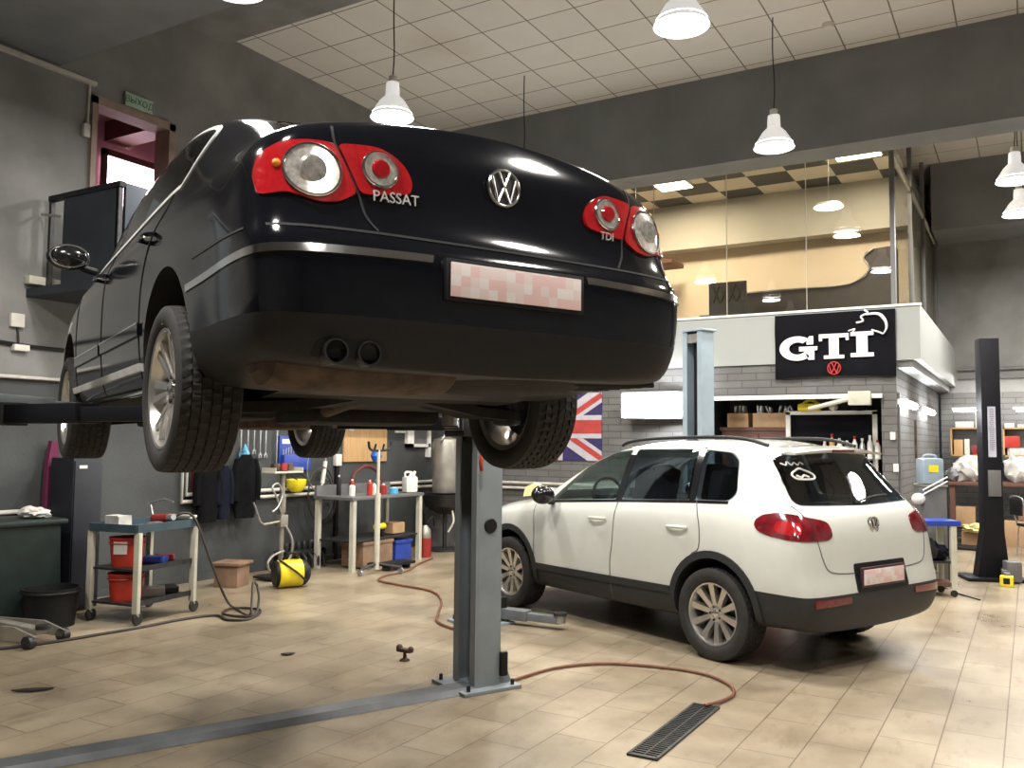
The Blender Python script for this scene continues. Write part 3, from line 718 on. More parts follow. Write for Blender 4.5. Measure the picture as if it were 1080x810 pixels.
# wheel house liners
for x, s in ((.01, 1), (.01, -1), (2.709, 1), (2.709, -1)):
    MB().tube([(x+.384*cos(a), s*.60, .335+.384*sin(a)) for a in [R(d) for d in range(-10, 191, 10)]], .03, 8).build('wheel_liner', M['under'], car)
for s, fr in ((1, LEFT), (-1, RIGHT)):
    for poly in (win_f, win_r): drape(grow(poly, .006), bv, fr, .001, .005, 'side_window', GL_CAR, car, .08)
    full = [(2.20, .995), (1.4, 1.026), (.26, 1.09), (.12, 1.10), (.02, 1.27), (.07, 1.35), (.42, 1.412), (.90, 1.442), (1.4, 1.432), (1.64, 1.40), (1.90, 1.27), (2.20, 1.02)]
    fp = [(p.x, p.y) for p in crom([Vector((a, b, 0)) for a, b in full], 5)]
    drape(strip(fp, .022), bv, fr, .005, .006, 'window_chrome_trim', M['bright_strip'], car, .08)
    drape(strip([(1.39, 1.07), (1.39, 1.42)], .06), bv, fr, .002, .004, 'door_pillar', M['gloss_black'], car, .08)
    drape(strip([(.42, .355), (2.46, .335)], .034), bv, fr, .016, .018, 'sill_chrome_strip', M['bright_strip'], car, .15)
    drape(strip([(.45, .52), (1.40, .51)], .05), bv, fr, .012, .014, 'door_moulding', M['black_paint'], car, .1)
    drape(strip([(1.46, .51), (2.30, .50)], .05), bv, fr, .012, .014, 'door_moulding', M['black_paint'], car, .1)
    drape(strip([(.45, .548), (1.40, .538)], .008), bv, fr, .014, .006, 'moulding_chrome', M['chrome'], car, .1)
    drape(strip([(1.46, .538), (2.30, .528)], .008), bv, fr, .014, .006, 'moulding_chrome', M['chrome'], car, .1)
    for pts in ([(1.43, 1.06), (1.43, .6), (1.44, .27)], [(2.34, .98), (2.33, .6), (2.30, .27)], [(.22, 1.12), (.30, .95), (.42, .78), (.47, .6), (.47, .27)], [(.47, .27), (1.4, .265), (2.30, .262)]):
        pp = [(p.x, p.y) for p in crom([Vector((a, b, 0)) for a, b in pts], 6)]
        drape(strip(pp, .009), bv, fr, .003, .004, 'door_gap', M['seam'], car, .06)
    drape(strip([(-.40, .69), (-.70, .695), (-.92, .70)], .007), bv, fr, .003, .004, 'bumper_gap', M['seam'], car, .06)
    for hx in (.36, 1.52):
        b = MB(); b.tube([(hx-.10, s*.893, .905), (hx-.06, s*.925, .908), (hx+.04, s*.928, .908), (hx+.09, s*.893, .905)], .010, 10); hd = b.build('door_handle', M['black_paint'], car)
        b = MB(); b.tube([(hx-.08, s*.908, .896), (hx-.05, s*.936, .896), (hx+.04, s*.938, .896), (hx+.07, s*.908, .896)], .003, 6); b.build('handle_chrome', M['chrome'], hd)
    # mirror
    b = MB(); b.ball((1.93, s*1.02, 1.075), .1, 12, (.75, 1.15, .72)); mr = b.build('door_mirror', M['black_paint'], car)
    MB().tube([(2.0, s*.86, 1.02), (1.97, s*.93, 1.03), (1.95, s*.98, 1.05)], .022, 8).build('mirror_arm', M['black'], mr)
    MB().ball((1.885, s*1.02, 1.075), .085, 12, (.42, 1.1, .70)).build('mirror_surround', M['gloss_black'], mr)
    MB().tube([(1.872, s*(1.02+.098*cos(a)), 1.075+.062*sin(a)) for a in [2*PI*i/24 for i in range(24)]], .006, 6, False, True).build('mirror_rim', M['chrome'], mr)
    # bumper chrome, lamps
    dg = diag(45, s); k = s
    cp = [uv_diag(45, s, *q) for q in ((-.33, s*.905, .590), (-.60, s*.905, .600), (-.85, s*.89, .612), (-1.02, s*.80, .622), (-1.10, s*.62, .630), (-1.135, s*.40, .636), (-1.14, s*.335, .637))]
    pp = [(p.x, p.y) for p in crom([Vector((a, b, 0)) for a, b in cp], 5)]
    drape(strip(pp, .026), bv, dg, .008, .012, 'bumper_chrome_strip', M['chrome'], car, .05)
    lo = [(.848, .800), (.78, .812), (.735, .800), (.68, .786), (.62, .795), (.56, .832), (.59, .91), (.628, .992), (.70, .994), (.78, .985), (.835, .95), (.85, .88)]
    li = [(.548, .832), (.46, .842), (.372, .858), (.362, .90), (.385, .95), (.43, .985), (.48, 1.003), (.55, 1.0), (.616, .992), (.58, .91)]
    q1 = drape([(s*a, b_) for a, b_ in rounded(lo, .02)], bv, BACK, .012, .02, 'outer_tail_lamp', M['red_lens'], car, .025)
    q2 = drape([(s*a, b_) for a, b_ in rounded(li, .02)], bv, BACK, .012, .02, 'boot_tail_lamp', M['red_lens'], car, .025)
    for (cy, cz, r, q) in ((.700, .890, .086, q1), (.478, .925, .060, q2)):
        drape([(s*(cy+r*cos(a)), cz+r*sin(a)) for a in [2*PI*i/28 for i in range(28)]], bv, BACK, .018, .010, 'reflector', M['clear_lens'], q, .03)
        c0 = []
        for i in range(28):
            a = 2*PI*i/28; h = bv.ray_cast(Vector((-6, s*(cy+r*cos(a)), cz+r*sin(a))), Vector((1, 0, 0)))[0]; c0.append((h.x-.019, h.y, h.z))
        MB().tube(c0, .005, 6, False, True).build('lamp_ring', M['chrome'], q)
        h = bv.ray_cast(Vector((-6, s*cy, cz)), Vector((1, 0, 0)))[0]
        MB().lathe([(.001, -.012), (r*.45, -.010), (r*.55, .0), (r*.5, .006)], 20, 'x', (h.x-.02, s*cy, cz)).build('bulb_cup', M['clear_lens'] if r > .07 else M['red_lens'], q)
    h = bv.ray_cast(Vector((-6, s*.80, .905)), Vector((1, 0, 0)))[0]
    MB().ball((h.x-.012, s*.80, .905), .014, 6).build('bulb', M['amber'], q1)
    gp = [(p.x, p.y) for p in crom([Vector((s*a, b_, 0)) for a, b_ in ((.622, 1.06), (.622, .995), (.585, .91), (.553, .832), (.535, .76), (.50, .712))], 4)]
    drape(strip(gp, .008), bv, BACK, .003, .005, 'boot_gap', M['seam'], car, .04)
drape(strip([(.84, .70), (.5, .704), (0, .706), (-.5, .704), (-.84, .70)], .009), bv, BACK, .003, .005, 'bumper_gap', M['seam'], car, .05)
drape(rw, bv, BACK, -.004, .006, 'rear_window', GL_DARK, car, .06)
drape([(-.60, 1.115), (-.52, 1.39), (.52, 1.39), (.60, 1.115)], bv, FRONT, -.004, .006, 'windscreen', GL_DARK, car, .06)
def on_back(bvh, y, z): return bvh.ray_cast(Vector((-6, y, z)), Vector((1, 0, 0)))[0]
h = on_back(bv, 0, .945)
TB = Matrix(((0, 0, -1, 0), (-1, 0, 0, 0), (0, 1, 0, 0), (0, 0, 0, 1)))     # local x -> -y, local y -> z, local z -> -x (faces the rear)
vw_ring('boot_badge', .064, car, Matrix.Translation((h.x-.012, 0, .945)) @ TB, M['chrome'])
MB().lathe([(.001, -.006), (.06, -.006), (.064, .0), (.064, .02)], 28, 'x', (h.x-.004, 0, .945)).build('badge_disc', M['dark_metal'], car)
h = on_back(bv, .42, .836); text_mesh('PASSAT', .050, .004, 'boot_lettering', M['letter'], car, Matrix.Translation((h.x-.006, .425, .835)) @ Matrix.Rotation(R(-2), 4, 'X') @ TB)
h = on_back(bv, -.45, .836); text_mesh('TDI', .042, .004, 'boot_lettering', M['letter'], car, Matrix.Translation((h.x-.006, -.47, .835)) @ TB)
h = on_back(bv, 0, .575)
MB().bb((h.x-.012, -.285, .505), (h.x+.03, .285, .645), bev=.004).build('plate_frame', M['black'], car)
MB().bb((h.x-.018, -.268, .519), (h.x-.010, .268, .632), bev=.002).build('number_plate', M['plate'], car)
# exhaust and underbody
b = MB()
b.lathe([(.001, .80), (.05, .80), (.085, .77), (.098, .70), (.1, .2), (.09, .12), (.05, .08), (.001, .08)], 28, 'y')
b.xform(Matrix.Translation((-.80, 0, .315)) @ Matrix.Diagonal((1.75, 1, 1.08, 1)))
b.build('muffler', M['rusty'], car)
for y in (.64, .53):
    b = MB(); b.lathe([(.034, -.0), (.040, -.0), (.040, .20), (.034, .20)], 24, 'x', (-1.105, y, .318), closed=True); b.build('exhaust_tip', M['grease'], car)
    MB().cyl((-1.05, y, .318), (-.86, y, .318), .03).build('tail_pipe', M['grease'], car)
drape(rounded([(.71, .30), (.69, .355), (.48, .355), (.45, .30)], .02), bv, BACK, .004, .006, 'exhaust_recess_shade', M['seam'], car, .04)  # dark patch stands for the shade inside a bumper cutout
b = MB(); b.tube([(-.70, .15, .29), (-.3, .05, .27), (.2, .05, .22), (.8, .02, .17), (1.8, 0, .16), (2.6, .0, .18)], .035, 12); b.build('exhaust_pipe', M['rusty'], car)
b = MB(); b.box((1.35, 0, .165), (.55, .28, .12), bev=.04); b.build('centre_silencer', M['rusty'], car)
for s in (1, -1):
    b = MB()     # rear lower spring arm
    b.prism([(-.17, s*.12, .225), (-.03, s*.12, .225), (.05, s*.46, .16), (.07, s*.74, .15), (-.09, s*.74, .15), (-.19, s*.45, .16)], (0, 0, .045)); b.build('rear_control_arm', M['under'], car)
    b = MB(); b.cyl((.12, s*.14, .26), (.10, s*.72, .22), .016); b.cyl((.35, s*.50, .22), (.05, s*.74, .20), .022); b.build('track_rod', M['dark_metal'], car)
    b = MB(); b.tube([(-.06+.05*cos(a*2*PI/8), s*.47+.05*sin(a*2*PI/8), .20+.0045*a) for a in range(41)], .008, 6, False); b.build('coil_spring', M['dark_metal'], car)
    b = MB(); b.cyl((-.06, s*.68, .2), (-.10, s*.62, .62), .03); b.build('damper', M['dark_metal'], car)
    b = MB(); b.box((0, s*.72, .246), (.14, .10, .24), bev=.03); b.build('hub_carrier', M['dark_metal'], car)
    b = MB(); b.prism([(2.35, s*.35, .16), (2.55, s*.35, .16), (2.78, s*.72, .13), (2.66, s*.74, .13)], (0, 0, .04)); b.build('front_control_arm', M['under'], car)
    b = MB(); b.cyl((2.709, s*.2, .28), (2.709, s*.7, .25), .018); b.cyl((2.709, s*.58, .27), (2.709, s*.68, .255), .045); b.build('drive_shaft', M['dark_metal'], car)
b = MB(); b.box((.02, 0, .27), (.42, .40, .10), bev=.03); b.box((-.15, 0, .25), (.08, .9, .07), bev=.02); b.build('rear_subframe', M['under'], car)
b = MB(); b.lathe([(.001, 0), (.25, 0), (.31, .03), (.33, .10)], 36, 'z'); b.xform(Matrix.Translation((-.72, -.22, .24))); b.build('spare_wheel_well', M['under'], car)
b = MB()
for i in range(6): b.tube([(-.95+i*.07, -.80, .285), (-.97+i*.07, -.5, .272), (-.95+i*.07, -.15, .275)], .012, 6)
b.build('underbody_ribs', M['under'], car)
b = MB(); b.box((.75, -.25, .18), (.6, .7, .10), bev=.04); b.box((.75, .45, .18), (.6, .35, .08), bev=.04); b.build('fuel_tank', M['under'], car)
b = MB(); b.box((2.75, 0, .17), (.7, .8, .08), bev=.03); b.build('engine_undertray', M['under'], car)
# nose
for s in (1, -1):
    drape([uv_diag(-0, 1, 0, s*a, z) for a, z in smooth2([(.80, .62), (.60, .60), (.46, .62), (.45, .70), (.60, .735), (.78, .73)], 4)], bv, FRONT, .006, .01, 'headlamp', M['clear_lens'], car, .04)
drape(rounded([(-.40, .40), (-.42, .68), (.42, .68), (.40, .40)], .04), bv, FRONT, .006, .01, 'grille', M['chrome'], car, .05)
# cabin
def seats(car, xs, yy, z0, mt, zr):
    for x in xs:
        for s in (1, -1):
            b = MB(); b.box((x+.22, s*yy, z0), (.5, .48, .14), bev=.05); b.box((x-.08, s*yy, z0+.24), (.14, .46, .52), Matrix.Rotation(R(-14), 3, 'Y'), bev=.05)
            q = b.build('seat', mt, car); b = MB(); b.box((x-.16, s*yy, zr), (.09, .26, .16), bev=.035); b.build('headrest', mt, q)
seats(car, (.35, 1.25), .36, .86, M['seat'], 1.28)
b = MB(); b.tube([(1.85+.03*sin(a), .37+.18*cos(a), .99+.17*sin(a)) for a in [2*PI*i/24 for i in range(24)]], .015, 8, False, True); b.cyl((1.85, .37, .99), (2.1, .37, .9), .03); b.build('steering_wheel', M['cabin'], car)
b = MB(); b.box((2.08, 0, .93), (.25, 1.35, .14), bev=.05); b.build('dashboard', M['cabin'], car)

# ================================================================ WHITE SUV
TH = R(156.81)
suv = thing('parked_suv', 'white compact SUV with black cladding parked on the floor behind the lift column', 'car', (-1.75, 7.403, 0), TH)
st = [(3.40, .45, .36, .68, .32, .80, .83), (3.32, .70, .30, .76, .52, .88, .92), (3.15, .84, .25, .86, .64, .945, .985), (2.85, .89, .24, .94, .70, 1.00, 1.04), (2.604, .90, .24, .98, .72, 1.03, 1.075),
      (2.25, .905, .24, 1.02, .75, 1.09, 1.135), (1.95, .905, .24, 1.045, .715, 1.27, 1.31), (1.60, .905, .24, 1.07, .665, 1.46, 1.50), (1.30, .905, .24, 1.09, .645, 1.55, 1.615),
      (.90, .905, .24, 1.115, .64, 1.60, 1.665), (.40, .905, .24, 1.14, .64, 1.605, 1.68), (.05, .905, .25, 1.155, .63, 1.60, 1.672)]
XRZ = [(.30, -.80), (.40, -.865), (.58, -.88), (.63, -.84), (.75, -.825), (.95, -.81), (1.06, -.785), (1.14, -.73), (1.22, -.65), (1.50, -.44), (1.56, -.43), (1.60, -.455), (1.63, -.43)]
ZL = [.30, .30, .31, .35, .46, .60, .70, .90, 1.06, 1.20, 1.50, 1.575, 1.612, 1.625]
def rr2(W, dx):
    ys = [0, .5*W, W-.12, W-.04, W-.01, W, W-.002, W-.008, W-.04, W-.115, W-.255, W-.33, .42*W, 0]
    return [(interp(XRZ, z)+dx, max(y, 0), z) for y, z in zip(ys, ZL)]
sbody = loft([sec(*s) for s in st]+[rr2(.90, .30), rr2(.893, .12), rr2(.865, .045), rr2(.70, .010), rr2(.40, 0)], 'body', 3)
sb = bvh_of(sbody)
for cx in (.0, 2.604):
    cut(sbody, [MB().cyl((cx, s*.55, .375), (cx, s*1.3, .375), .39, n=64) for s in (1, -1)])
sw = [rounded([(2.04, 1.085), (1.12, 1.145), (1.12, 1.57), (1.36, 1.55), (1.68, 1.41)], .03), rounded([(1.05, 1.15), (.28, 1.185), (.34, 1.585), (1.05, 1.575)], .03),
      rounded([(.22, 1.19), (-.10, 1.20), (-.15, 1.26), (-.07, 1.50), (.02, 1.56), (.28, 1.58)], .04)]
srw = rounded([(.74, 1.195), (.60, 1.545), (0, 1.565), (-.60, 1.545), (-.74, 1.195), (0, 1.175)], .07)
cut(sbody, [loft([cav(*s, .86) for s in st[5:12]]+[cav(-.30, .905, .24, 1.155, .60, 1.54, 1.60, .86)], 'cutter')])
for p_ in sw: cut(sbody, [MB().prism([(x, -1.3, z) for x, z in p_], (0, 2.6, 0))])
cut(sbody, [MB().prism([(-1.5, y, z) for y, z in srw], (1.5-.2, 0, 0)), MB().prism([(1.5, y, z) for y, z in [(-.64, 1.17), (-.56, 1.52), (.56, 1.52), (.64, 1.17)]], (1.2, 0, 0))])
wheel_house(sbody, (0, 2.604), .375, .39, .55, suv)
split_obj(sbody, (0, 0, .575), (0, 0, 1), lambda c: c.x < -.30, lambda c: c.x < -.30 and c.z < .575, 'rear_bumper', M['black_plastic'], suv)
split_obj(sbody, (0, 0, .47), (0, 0, 1), lambda c: True, lambda c: c.z < .47, 'sill_cladding', M['black_plastic'], suv)
sbody.data.materials.clear(); sbody.data.materials.append(M['white_paint']); sbody.parent = suv; sbody.data.shade_smooth(); sbody.data.set_sharp_from_angle(angle=R(38))
for x, s in ((0, 1), (0, -1), (2.604, 1), (2.604, -1)):
    wheel('wheel', suv, (x, s*.79, .345), s, .345, .235, .237, 10, False, M)
for s, fr in ((1, LEFT), (-1, RIGHT)):
    for p_ in sw: drape(grow(p_, .007), sb, fr, .001, .005, 'side_window', GL_DARK if p_ is not sw[0] else GL_CAR, suv, .08)
    for cx in (0, 2.604):
        a0, a1 = (-12, 192)
        drape(arc(cx, .375, .388, a0, a1)+arc(cx, .375, .445, a1, a0), sb, fr, .012, .03, 'wheel_arch_trim', M['black_plastic'], suv, .04)
    drape(strip([(1.085, 1.14), (1.085, 1.592)], .078), sb, fr, .002, .004, 'door_pillar', M['gloss_black'], suv, .08)
    drape(strip([(.25, 1.185), (.31, 1.597)], .066), sb, fr, .002, .004, 'door_pillar', M['gloss_black'], suv, .08)
    drape(strip([(2.14, 1.066), (1.1, 1.132), (.25, 1.175), (-.1, 1.185)], .022), sb, fr, .003, .005, 'window_seal', M['gloss_black'], suv, .08)
    drape(strip([(.44, .47), (1.2, .462), (2.17, .455)], .06), sb, fr, .012, .014, 'door_protector', M['black_plastic'], suv, .1)
    for pts in ([(1.085, 1.13), (1.10, .8), (1.13, .6), (1.13, .30)], [(2.24, 1.03), (2.20, .8), (2.20, .45)], [(.20, 1.18), (.13, 1.0), (.13, .83), (.20, .78)],):
        pp = [(p.x, p.y) for p in crom([Vector((a, b, 0)) for a, b in pts], 6)]
        drape(strip(pp, .008), sb, fr, .003, .004, 'door_gap', M['seam_w'], suv, .06)
    for hx in (1.30, .36):
        b = MB(); b.tube([(hx-.11, s*.902, .972), (hx-.07, s*.935, .975), (hx+.05, s*.937, .972), (hx+.10, s*.904, .968)], .014, 10); b.build('door_handle', M['white_paint'], suv)
    b = MB(); b.ball((1.90, s*1.03, 1.145), .13, 12, (.62, .95, .68)); mr = b.build('door_mirror', M['gloss_black'], suv)
    MB().tube([(1.98, s*.84, 1.07), (1.95, s*.92, 1.08), (1.93, s*.98, 1.10)], .03, 8).build('mirror_arm', M['black'], mr)
    MB().tube([(1.30, s*.585, 1.605), (1.20, s*.585, 1.64), (.9, s*.585, 1.668), (.3, s*.585, 1.682), (-.05, s*.58, 1.67), (-.28, s*.575, 1.62)], .015, 8).build('roof_rail', M['black'], suv)
    lp = [(.355, 1.04), (.34, 1.085), (.29, 1.12), (.20, 1.14), (.10, 1.135), (0, 1.115), (-.10, 1.095), (-.155, 1.075), (-.18, 1.03), (-.185, .975), (-.15, .955), (0, .952), (.14, .958), (.26, .975), (.33, 1.0)]
    q = drape([(s*0+ (u if True else 0), z) for u, z in rounded([(s*a, b_) if False else (a, b_) for a, b_ in lp], .02)] if s == 1 else [(-u, z) for u, z in rounded(lp, .02)], sb, diag(45, s), .010, .02, 'tail_lamp', M['dark_red'], suv, .03)
    ip = [(.23, 1.03), (.21, 1.085), (.05, 1.08), (.05, 1.0), (.12, .99), (.21, 1.0)]
    drape([(s*u, z) for u, z in rounded(ip, .03)], sb, diag(45, s), .013, .006, 'lamp_reflector', M['red_lens'], q, .03)
    drape([(s*u, z) for u, z in strip([(-.02, 1.11), (-.035, 1.03), (-.03, .955)], .006)], sb, diag(45, s), .014, .006, 'lamp_joint', M['seam'], q, .03)
    drape([(s*a, b_) for a, b_ in rounded([(.80, .50), (.80, .555), (.42, .555), (.42, .51)], .01)], sb, BACK, .008, .012, 'bumper_reflector', M['dark_red'], suv, .04)
    gp = [(p.x, p.y) for p in crom([Vector((s*a, b_, 0)) for a, b_ in ((.76, 1.19), (.735, 1.13), (.70, .95), (.66, .80), (.60, .735), (.45, .715), (.33, .71))], 4)]
    drape(strip(gp, .007), sb, BACK, .003, .005, 'tailgate_gap', M['seam_w'], suv, .04)
    drape([(s*a, z) for a, z in smooth2([(.80, .76), (.62, .73), (.46, .76), (.45, .84), (.60, .89), (.78, .87)], 4)], sb, FRONT, .006, .01, 'headlamp', M['clear_lens'], suv, .04)
drape(rounded([(-.40, .50), (-.42, .80), (.42, .80), (.40, .50)], .04), sb, FRONT, .006, .01, 'grille', M['chrome'], suv, .05)
drape(grow(srw, .006), sb, BACK, .001, .006, 'rear_window', GL_DARK, suv, .06)
drape([(-.66, 1.16), (-.57, 1.53), (.57, 1.53), (.66, 1.16)], sb, FRONT, -.004, .006, 'windscreen', GL_CAR, suv, .06)
b = MB(); sp = []
for k in range(25):
    y = -.60+1.2*k/24; q_ = 1-(y/.60)**2; sp.append((y, q_))
R0_ = [[b.bm.verts.new(p) for p in ((-.37, y*.9, 1.56+.035*q_), (-.44, y*.97, 1.575+.046*q_), (-.525-.02*q_, y*.95, 1.565+.028*q_), (-.515-.02*q_, y*.95, 1.55+.022*q_), (-.46, y*.95, 1.552+.02*q_), (-.40, y*.95, 1.56+.02*q_))] for y, q_ in sp]
for a_, c_ in zip(R0_[:-1], R0_[1:]):
    for k in range(6): b.bm.faces.new((a_[k], a_[(k+1) % 6], c_[(k+1) % 6], c_[k]))
b.bm.faces.new(R0_[0]); b.bm.faces.new(R0_[-1][::-1]); b.build('roof_spoiler', M['white_paint'], suv, ang=50)
MB().bb((-.551, -.14, 1.573), (-.50, .14, 1.592), bev=.004).build('high_brake_lamp', M['dark_red'], suv)
h = on_back(sb, 0, 1.035)
vw_ring('tailgate_badge', .058, suv, Matrix.Translation((h.x-.012, 0, 1.035)) @ TB, M['chrome'])
MB().lathe([(.001, -.006), (.054, -.006), (.058, .0), (.058, .02)], 28, 'x', (h.x-.004, 0, 1.035)).build('badge_disc', M['dark_metal'], suv)
drape(rounded([(.335, .575), (.33, .775), (-.33, .775), (-.335, .575)], .02), sb, BACK, .006, .02, 'plate_recess', M['black'], suv, .05)
h = on_back(sb, 0, .665)
MB().bb((h.x-.022, -.285, .60), (h.x, .285, .745), bev=.004).build('plate_frame', mat('maroon_frame', (.05, .02, .022), .5), suv)
MB().bb((h.x-.027, -.262, .618), (h.x-.018, .262, .728), bev=.002).build('number_plate', M['plate'], suv)
b = MB()                                                                   # white window sticker: a line of script above a small car outline
def sk(pts, r=.005):
    P = []
    for y, z in pts:
        hh = on_back(sb, y, z); P.append((hh.x-.006, y, z))
    b.tube(P, r, 6)
sk([(.60, 1.49), (.57, 1.475), (.55, 1.50), (.52, 1.475), (.49, 1.495), (.46, 1.475), (.43, 1.495), (.40, 1.48)])
sk([(.58, 1.40), (.56, 1.42), (.52, 1.435), (.47, 1.45), (.42, 1.435), (.38, 1.42), (.35, 1.40), (.37, 1.375), (.45, 1.37), (.55, 1.375), (.58, 1.40)], .008)
sk([(.54, 1.40), (.50, 1.385), (.46, 1.40), (.42, 1.385)], .009)
b.build('window_sticker', M['white'], suv)
b = MB(); b.tube([(-.665, .02, 1.19), (-.66, -.05, 1.21), (-.645, -.25, 1.235), (-.64, -.42, 1.24)], .010, 6); b.ball((-.66, .02, 1.185), .03, 8); b.build('rear_wiper', M['black'], suv)
b = MB(); b.box((1.3, 0, .26), (2.1, 1.1, .12), bev=.03); b.build('underbody', M['under'], suv)
seats(suv, (.35, 1.20), .36, .92, M['seat'], 1.36)
b = MB(); b.tube([(1.72+.04*sin(a), .37+.19*cos(a), 1.12+.18*sin(a)) for a in [2*PI*i/24 for i in range(24)]], .016, 8, False, True); b.cyl((1.72, .37, 1.12), (1.98, .37, 1.02), .035); b.box((1.725, .37, 1.12), (.03, .34, .05), bev=.01); b.build('steering_wheel', M['cabin'], suv)
b = MB(); b.box((2.00, 0, 1.02), (.25, 1.35, .14), bev=.05); b.build('dashboard', M['cabin'], suv)
b = MB(); b.prism([(0, 0, 0), (.20, 0, .02), (.20, .02, .13), (.12, .03, .15), (.02, .02, .11)], (.02, .07, .01)); b.xform(Matrix.Translation((-4.36, 7.64, 1.09)) @ Matrix.Rotation(R(20), 4, 'Z') @ Matrix.Diagonal((.8, .8, .85, 1)))
tag(b.build('folded_card', mat('pale_yellow_card', (.62, .56, .28), .7)), 'pale yellow folded card standing at the white SUV windscreen base', 'card')

M['beam_grey'] = mat('worn_dark_grey_paint', (.13, .14, .15), .5, .1, var=.25, scale=5)
# ================================================================ LIFTS
def column(parent, mats, hgt, w=.20, d=.28, plate=True):
    """C-section post: open side towards local +y, rear face towards local -x"""
    a, s_ = mats
    b = MB(); t = .012
    b.bb((-d/2, -w/2, .02), (d/2, -w/2+t, hgt)); b.bb((-d/2, -w/2+t, .02), (-d/2+t, w/2, hgt)); b.bb((d/2-t, -w/2+t, .02), (d/2, w/2, hgt))
    b.bb((-d/2+t, w/2-t, .02), (-d/2+.065, w/2, hgt)); b.bb((d/2-.065, w/2-t, .02), (d/2-t, w/2, hgt))
    q = b.build('column', a, parent)
    b = MB(); b.bb((-.06, -.08, .05), (.06, .0, hgt-.05)); b.cyl((0, -.04, .1), (0, -.04, hgt), .022); b.build('lift_screw', M['grease'], parent)
    b = MB(); b.box((0, 0, hgt+.01), (d+.06, w+.04, .025), bev=.004); b.build('top_plate', a, parent)
    if plate:
        b = MB(); b.box((0, 0, .012), (d+.16, w+.24, .024), bev=.004)
        for x, y in ((-.19, -.17), (.19, -.17), (-.19, .17), (.19, .17)): pass
        b.build('base_plate', s_, parent)
        for x, y in ((-.18, -.17), (.18, -.17), (-.18, .17), (.18, .17)):
            MB().cyl((x, y, .02), (x, y, .06), .014, n=6).build('anchor_bolt', M['dark_metal'], parent)
        for y in (-w/2-.005,):
            b = MB(); b.prism([(-d/2+.02, y, .02), (-d/2+.02, y-.10, .02), (-d/2+.02, y, .26)], (.012, 0, 0)); b.build('gusset', a, parent)
            b = MB(); b.prism([(d/2-.03, y, .02), (d/2-.03, y-.10, .02), (d/2-.03, y, .26)], (.012, 0, 0)); b.build('gusset', a, parent)
    return q
def lift_arm(parent, p0, p1, z, m, hgt=.09, w=.12, pad=True):
    a, c = Vector((*p0, z)), Vector((*p1, z)); d = c-a; ang = math.atan2(d.y, d.x); mid = a+d*.55
    b = MB(); b.box((a+mid)/2, ((mid-a).length, w, hgt), Matrix.Rotation(ang, 3, 'Z'), bev=.006)
    q = b.build('arm', m, parent)
    b = MB(); b.box((mid+c)/2-Vector((0, 0, .005))-d.normalized()*.1, ((c-mid).length+.2, w*.72, hgt*.72), Matrix.Rotation(ang, 3, 'Z'), bev=.004); b.build('arm_extension', m, q)
    b = MB(); b.cyl(a-Vector((0, 0, hgt*.6)), a+Vector((0, 0, hgt*.6)), w*.6, n=20); b.build('arm_pivot', M['dark_metal'], q)
    if pad:
        b = MB(); b.cyl(c-Vector((0, 0, .03)), c+Vector((0, 0, .035)), .045, n=20); b.build('pad_screw', M['steel'], q)
        b = MB(); b.cyl(c+Vector((0, 0, .035)), c+Vector((0, 0, .06)), .06, n=20); b.build('rubber_pad', M['rubber'], q)
    return q
# near lift: local x = car heading, y = car left, origin between the posts
LX, LY = -2.530+1.40*cos(PH), 3.074+1.40*sin(PH)
lift = thing('two_post_lift', 'grey two-post vehicle lift holding up the black saloon car', 'vehicle lift', (LX, LY, 0), PH)
colR = empty('post', (.10, -1.49, 0)); colR.parent = lift
def sub_parts(p, flip, hgt, mats, zc, btn=True):
    column(p, mats, hgt)
    b = MB(); b.box((0, .0, zc), (.20, .15, .75), bev=.01); b.box((0, .13, zc-.28), (.26, .14, .12), bev=.01); b.build('carriage', M['grease'], p)
    if btn:
        b = MB(); b.lathe([(.001, -.150), (.045, -.150), (.050, -.143), (.050, -.138)], 24, 'x', (0, -.01, 1.07)); b.build('round_cap', M['black'], p)
        b = MB(); b.box((-.155, -.115, .16), (.03, .055, .16), bev=.01); b.build('foot_cover', M['black'], p)
sub_parts(colR, 1, 3.05, (M['lift_grey'], M['lift_grey']), 2.0)
MB().bb((-.141, -.095, .05), (-.139, .08, 2.9)).build('side_cover', M['lift_grey'], colR)
colL = empty('post', (.10, 1.66, 0), PI); colL.parent = lift
sub_parts(colL, -1, 3.05, (M['lift_grey'], M['lift_grey']), 2.0, False)
b = MB(); b.prism([(-.12, -1.40, 0), (-.09, -1.40, .035), (.05, -1.40, .035), (.09, -1.40, 0)], (0, 2.95, 0)); b.xform(Matrix.Translation((.06, 0, .002))); b.build('floor_crossbeam', M['beam_grey'], lift)
az = PZ+.125; az2 = PZ+.165
lift_arm(lift, (.10, -1.30), (-.80, -.74), az2, M['lift_black']); lift_arm(lift, (.10, -1.30), (.75, -.74), az2, M['lift_black'])
lift_arm(lift, (.10, 1.30), (-.86, .80), az2, M['lift_black'], .095, .13); lift_arm(lift, (.10, 1.42), (.95, .80), az2+.08, M['lift_grey'], .05, .07)
b = MB(); b.tube([(-.06, -1.42, 1.62), (-.10, -1.38, 1.5), (-.08, -1.40, 1.44)], .012, 6); b.build('red_release_handle', M['red'], lift)
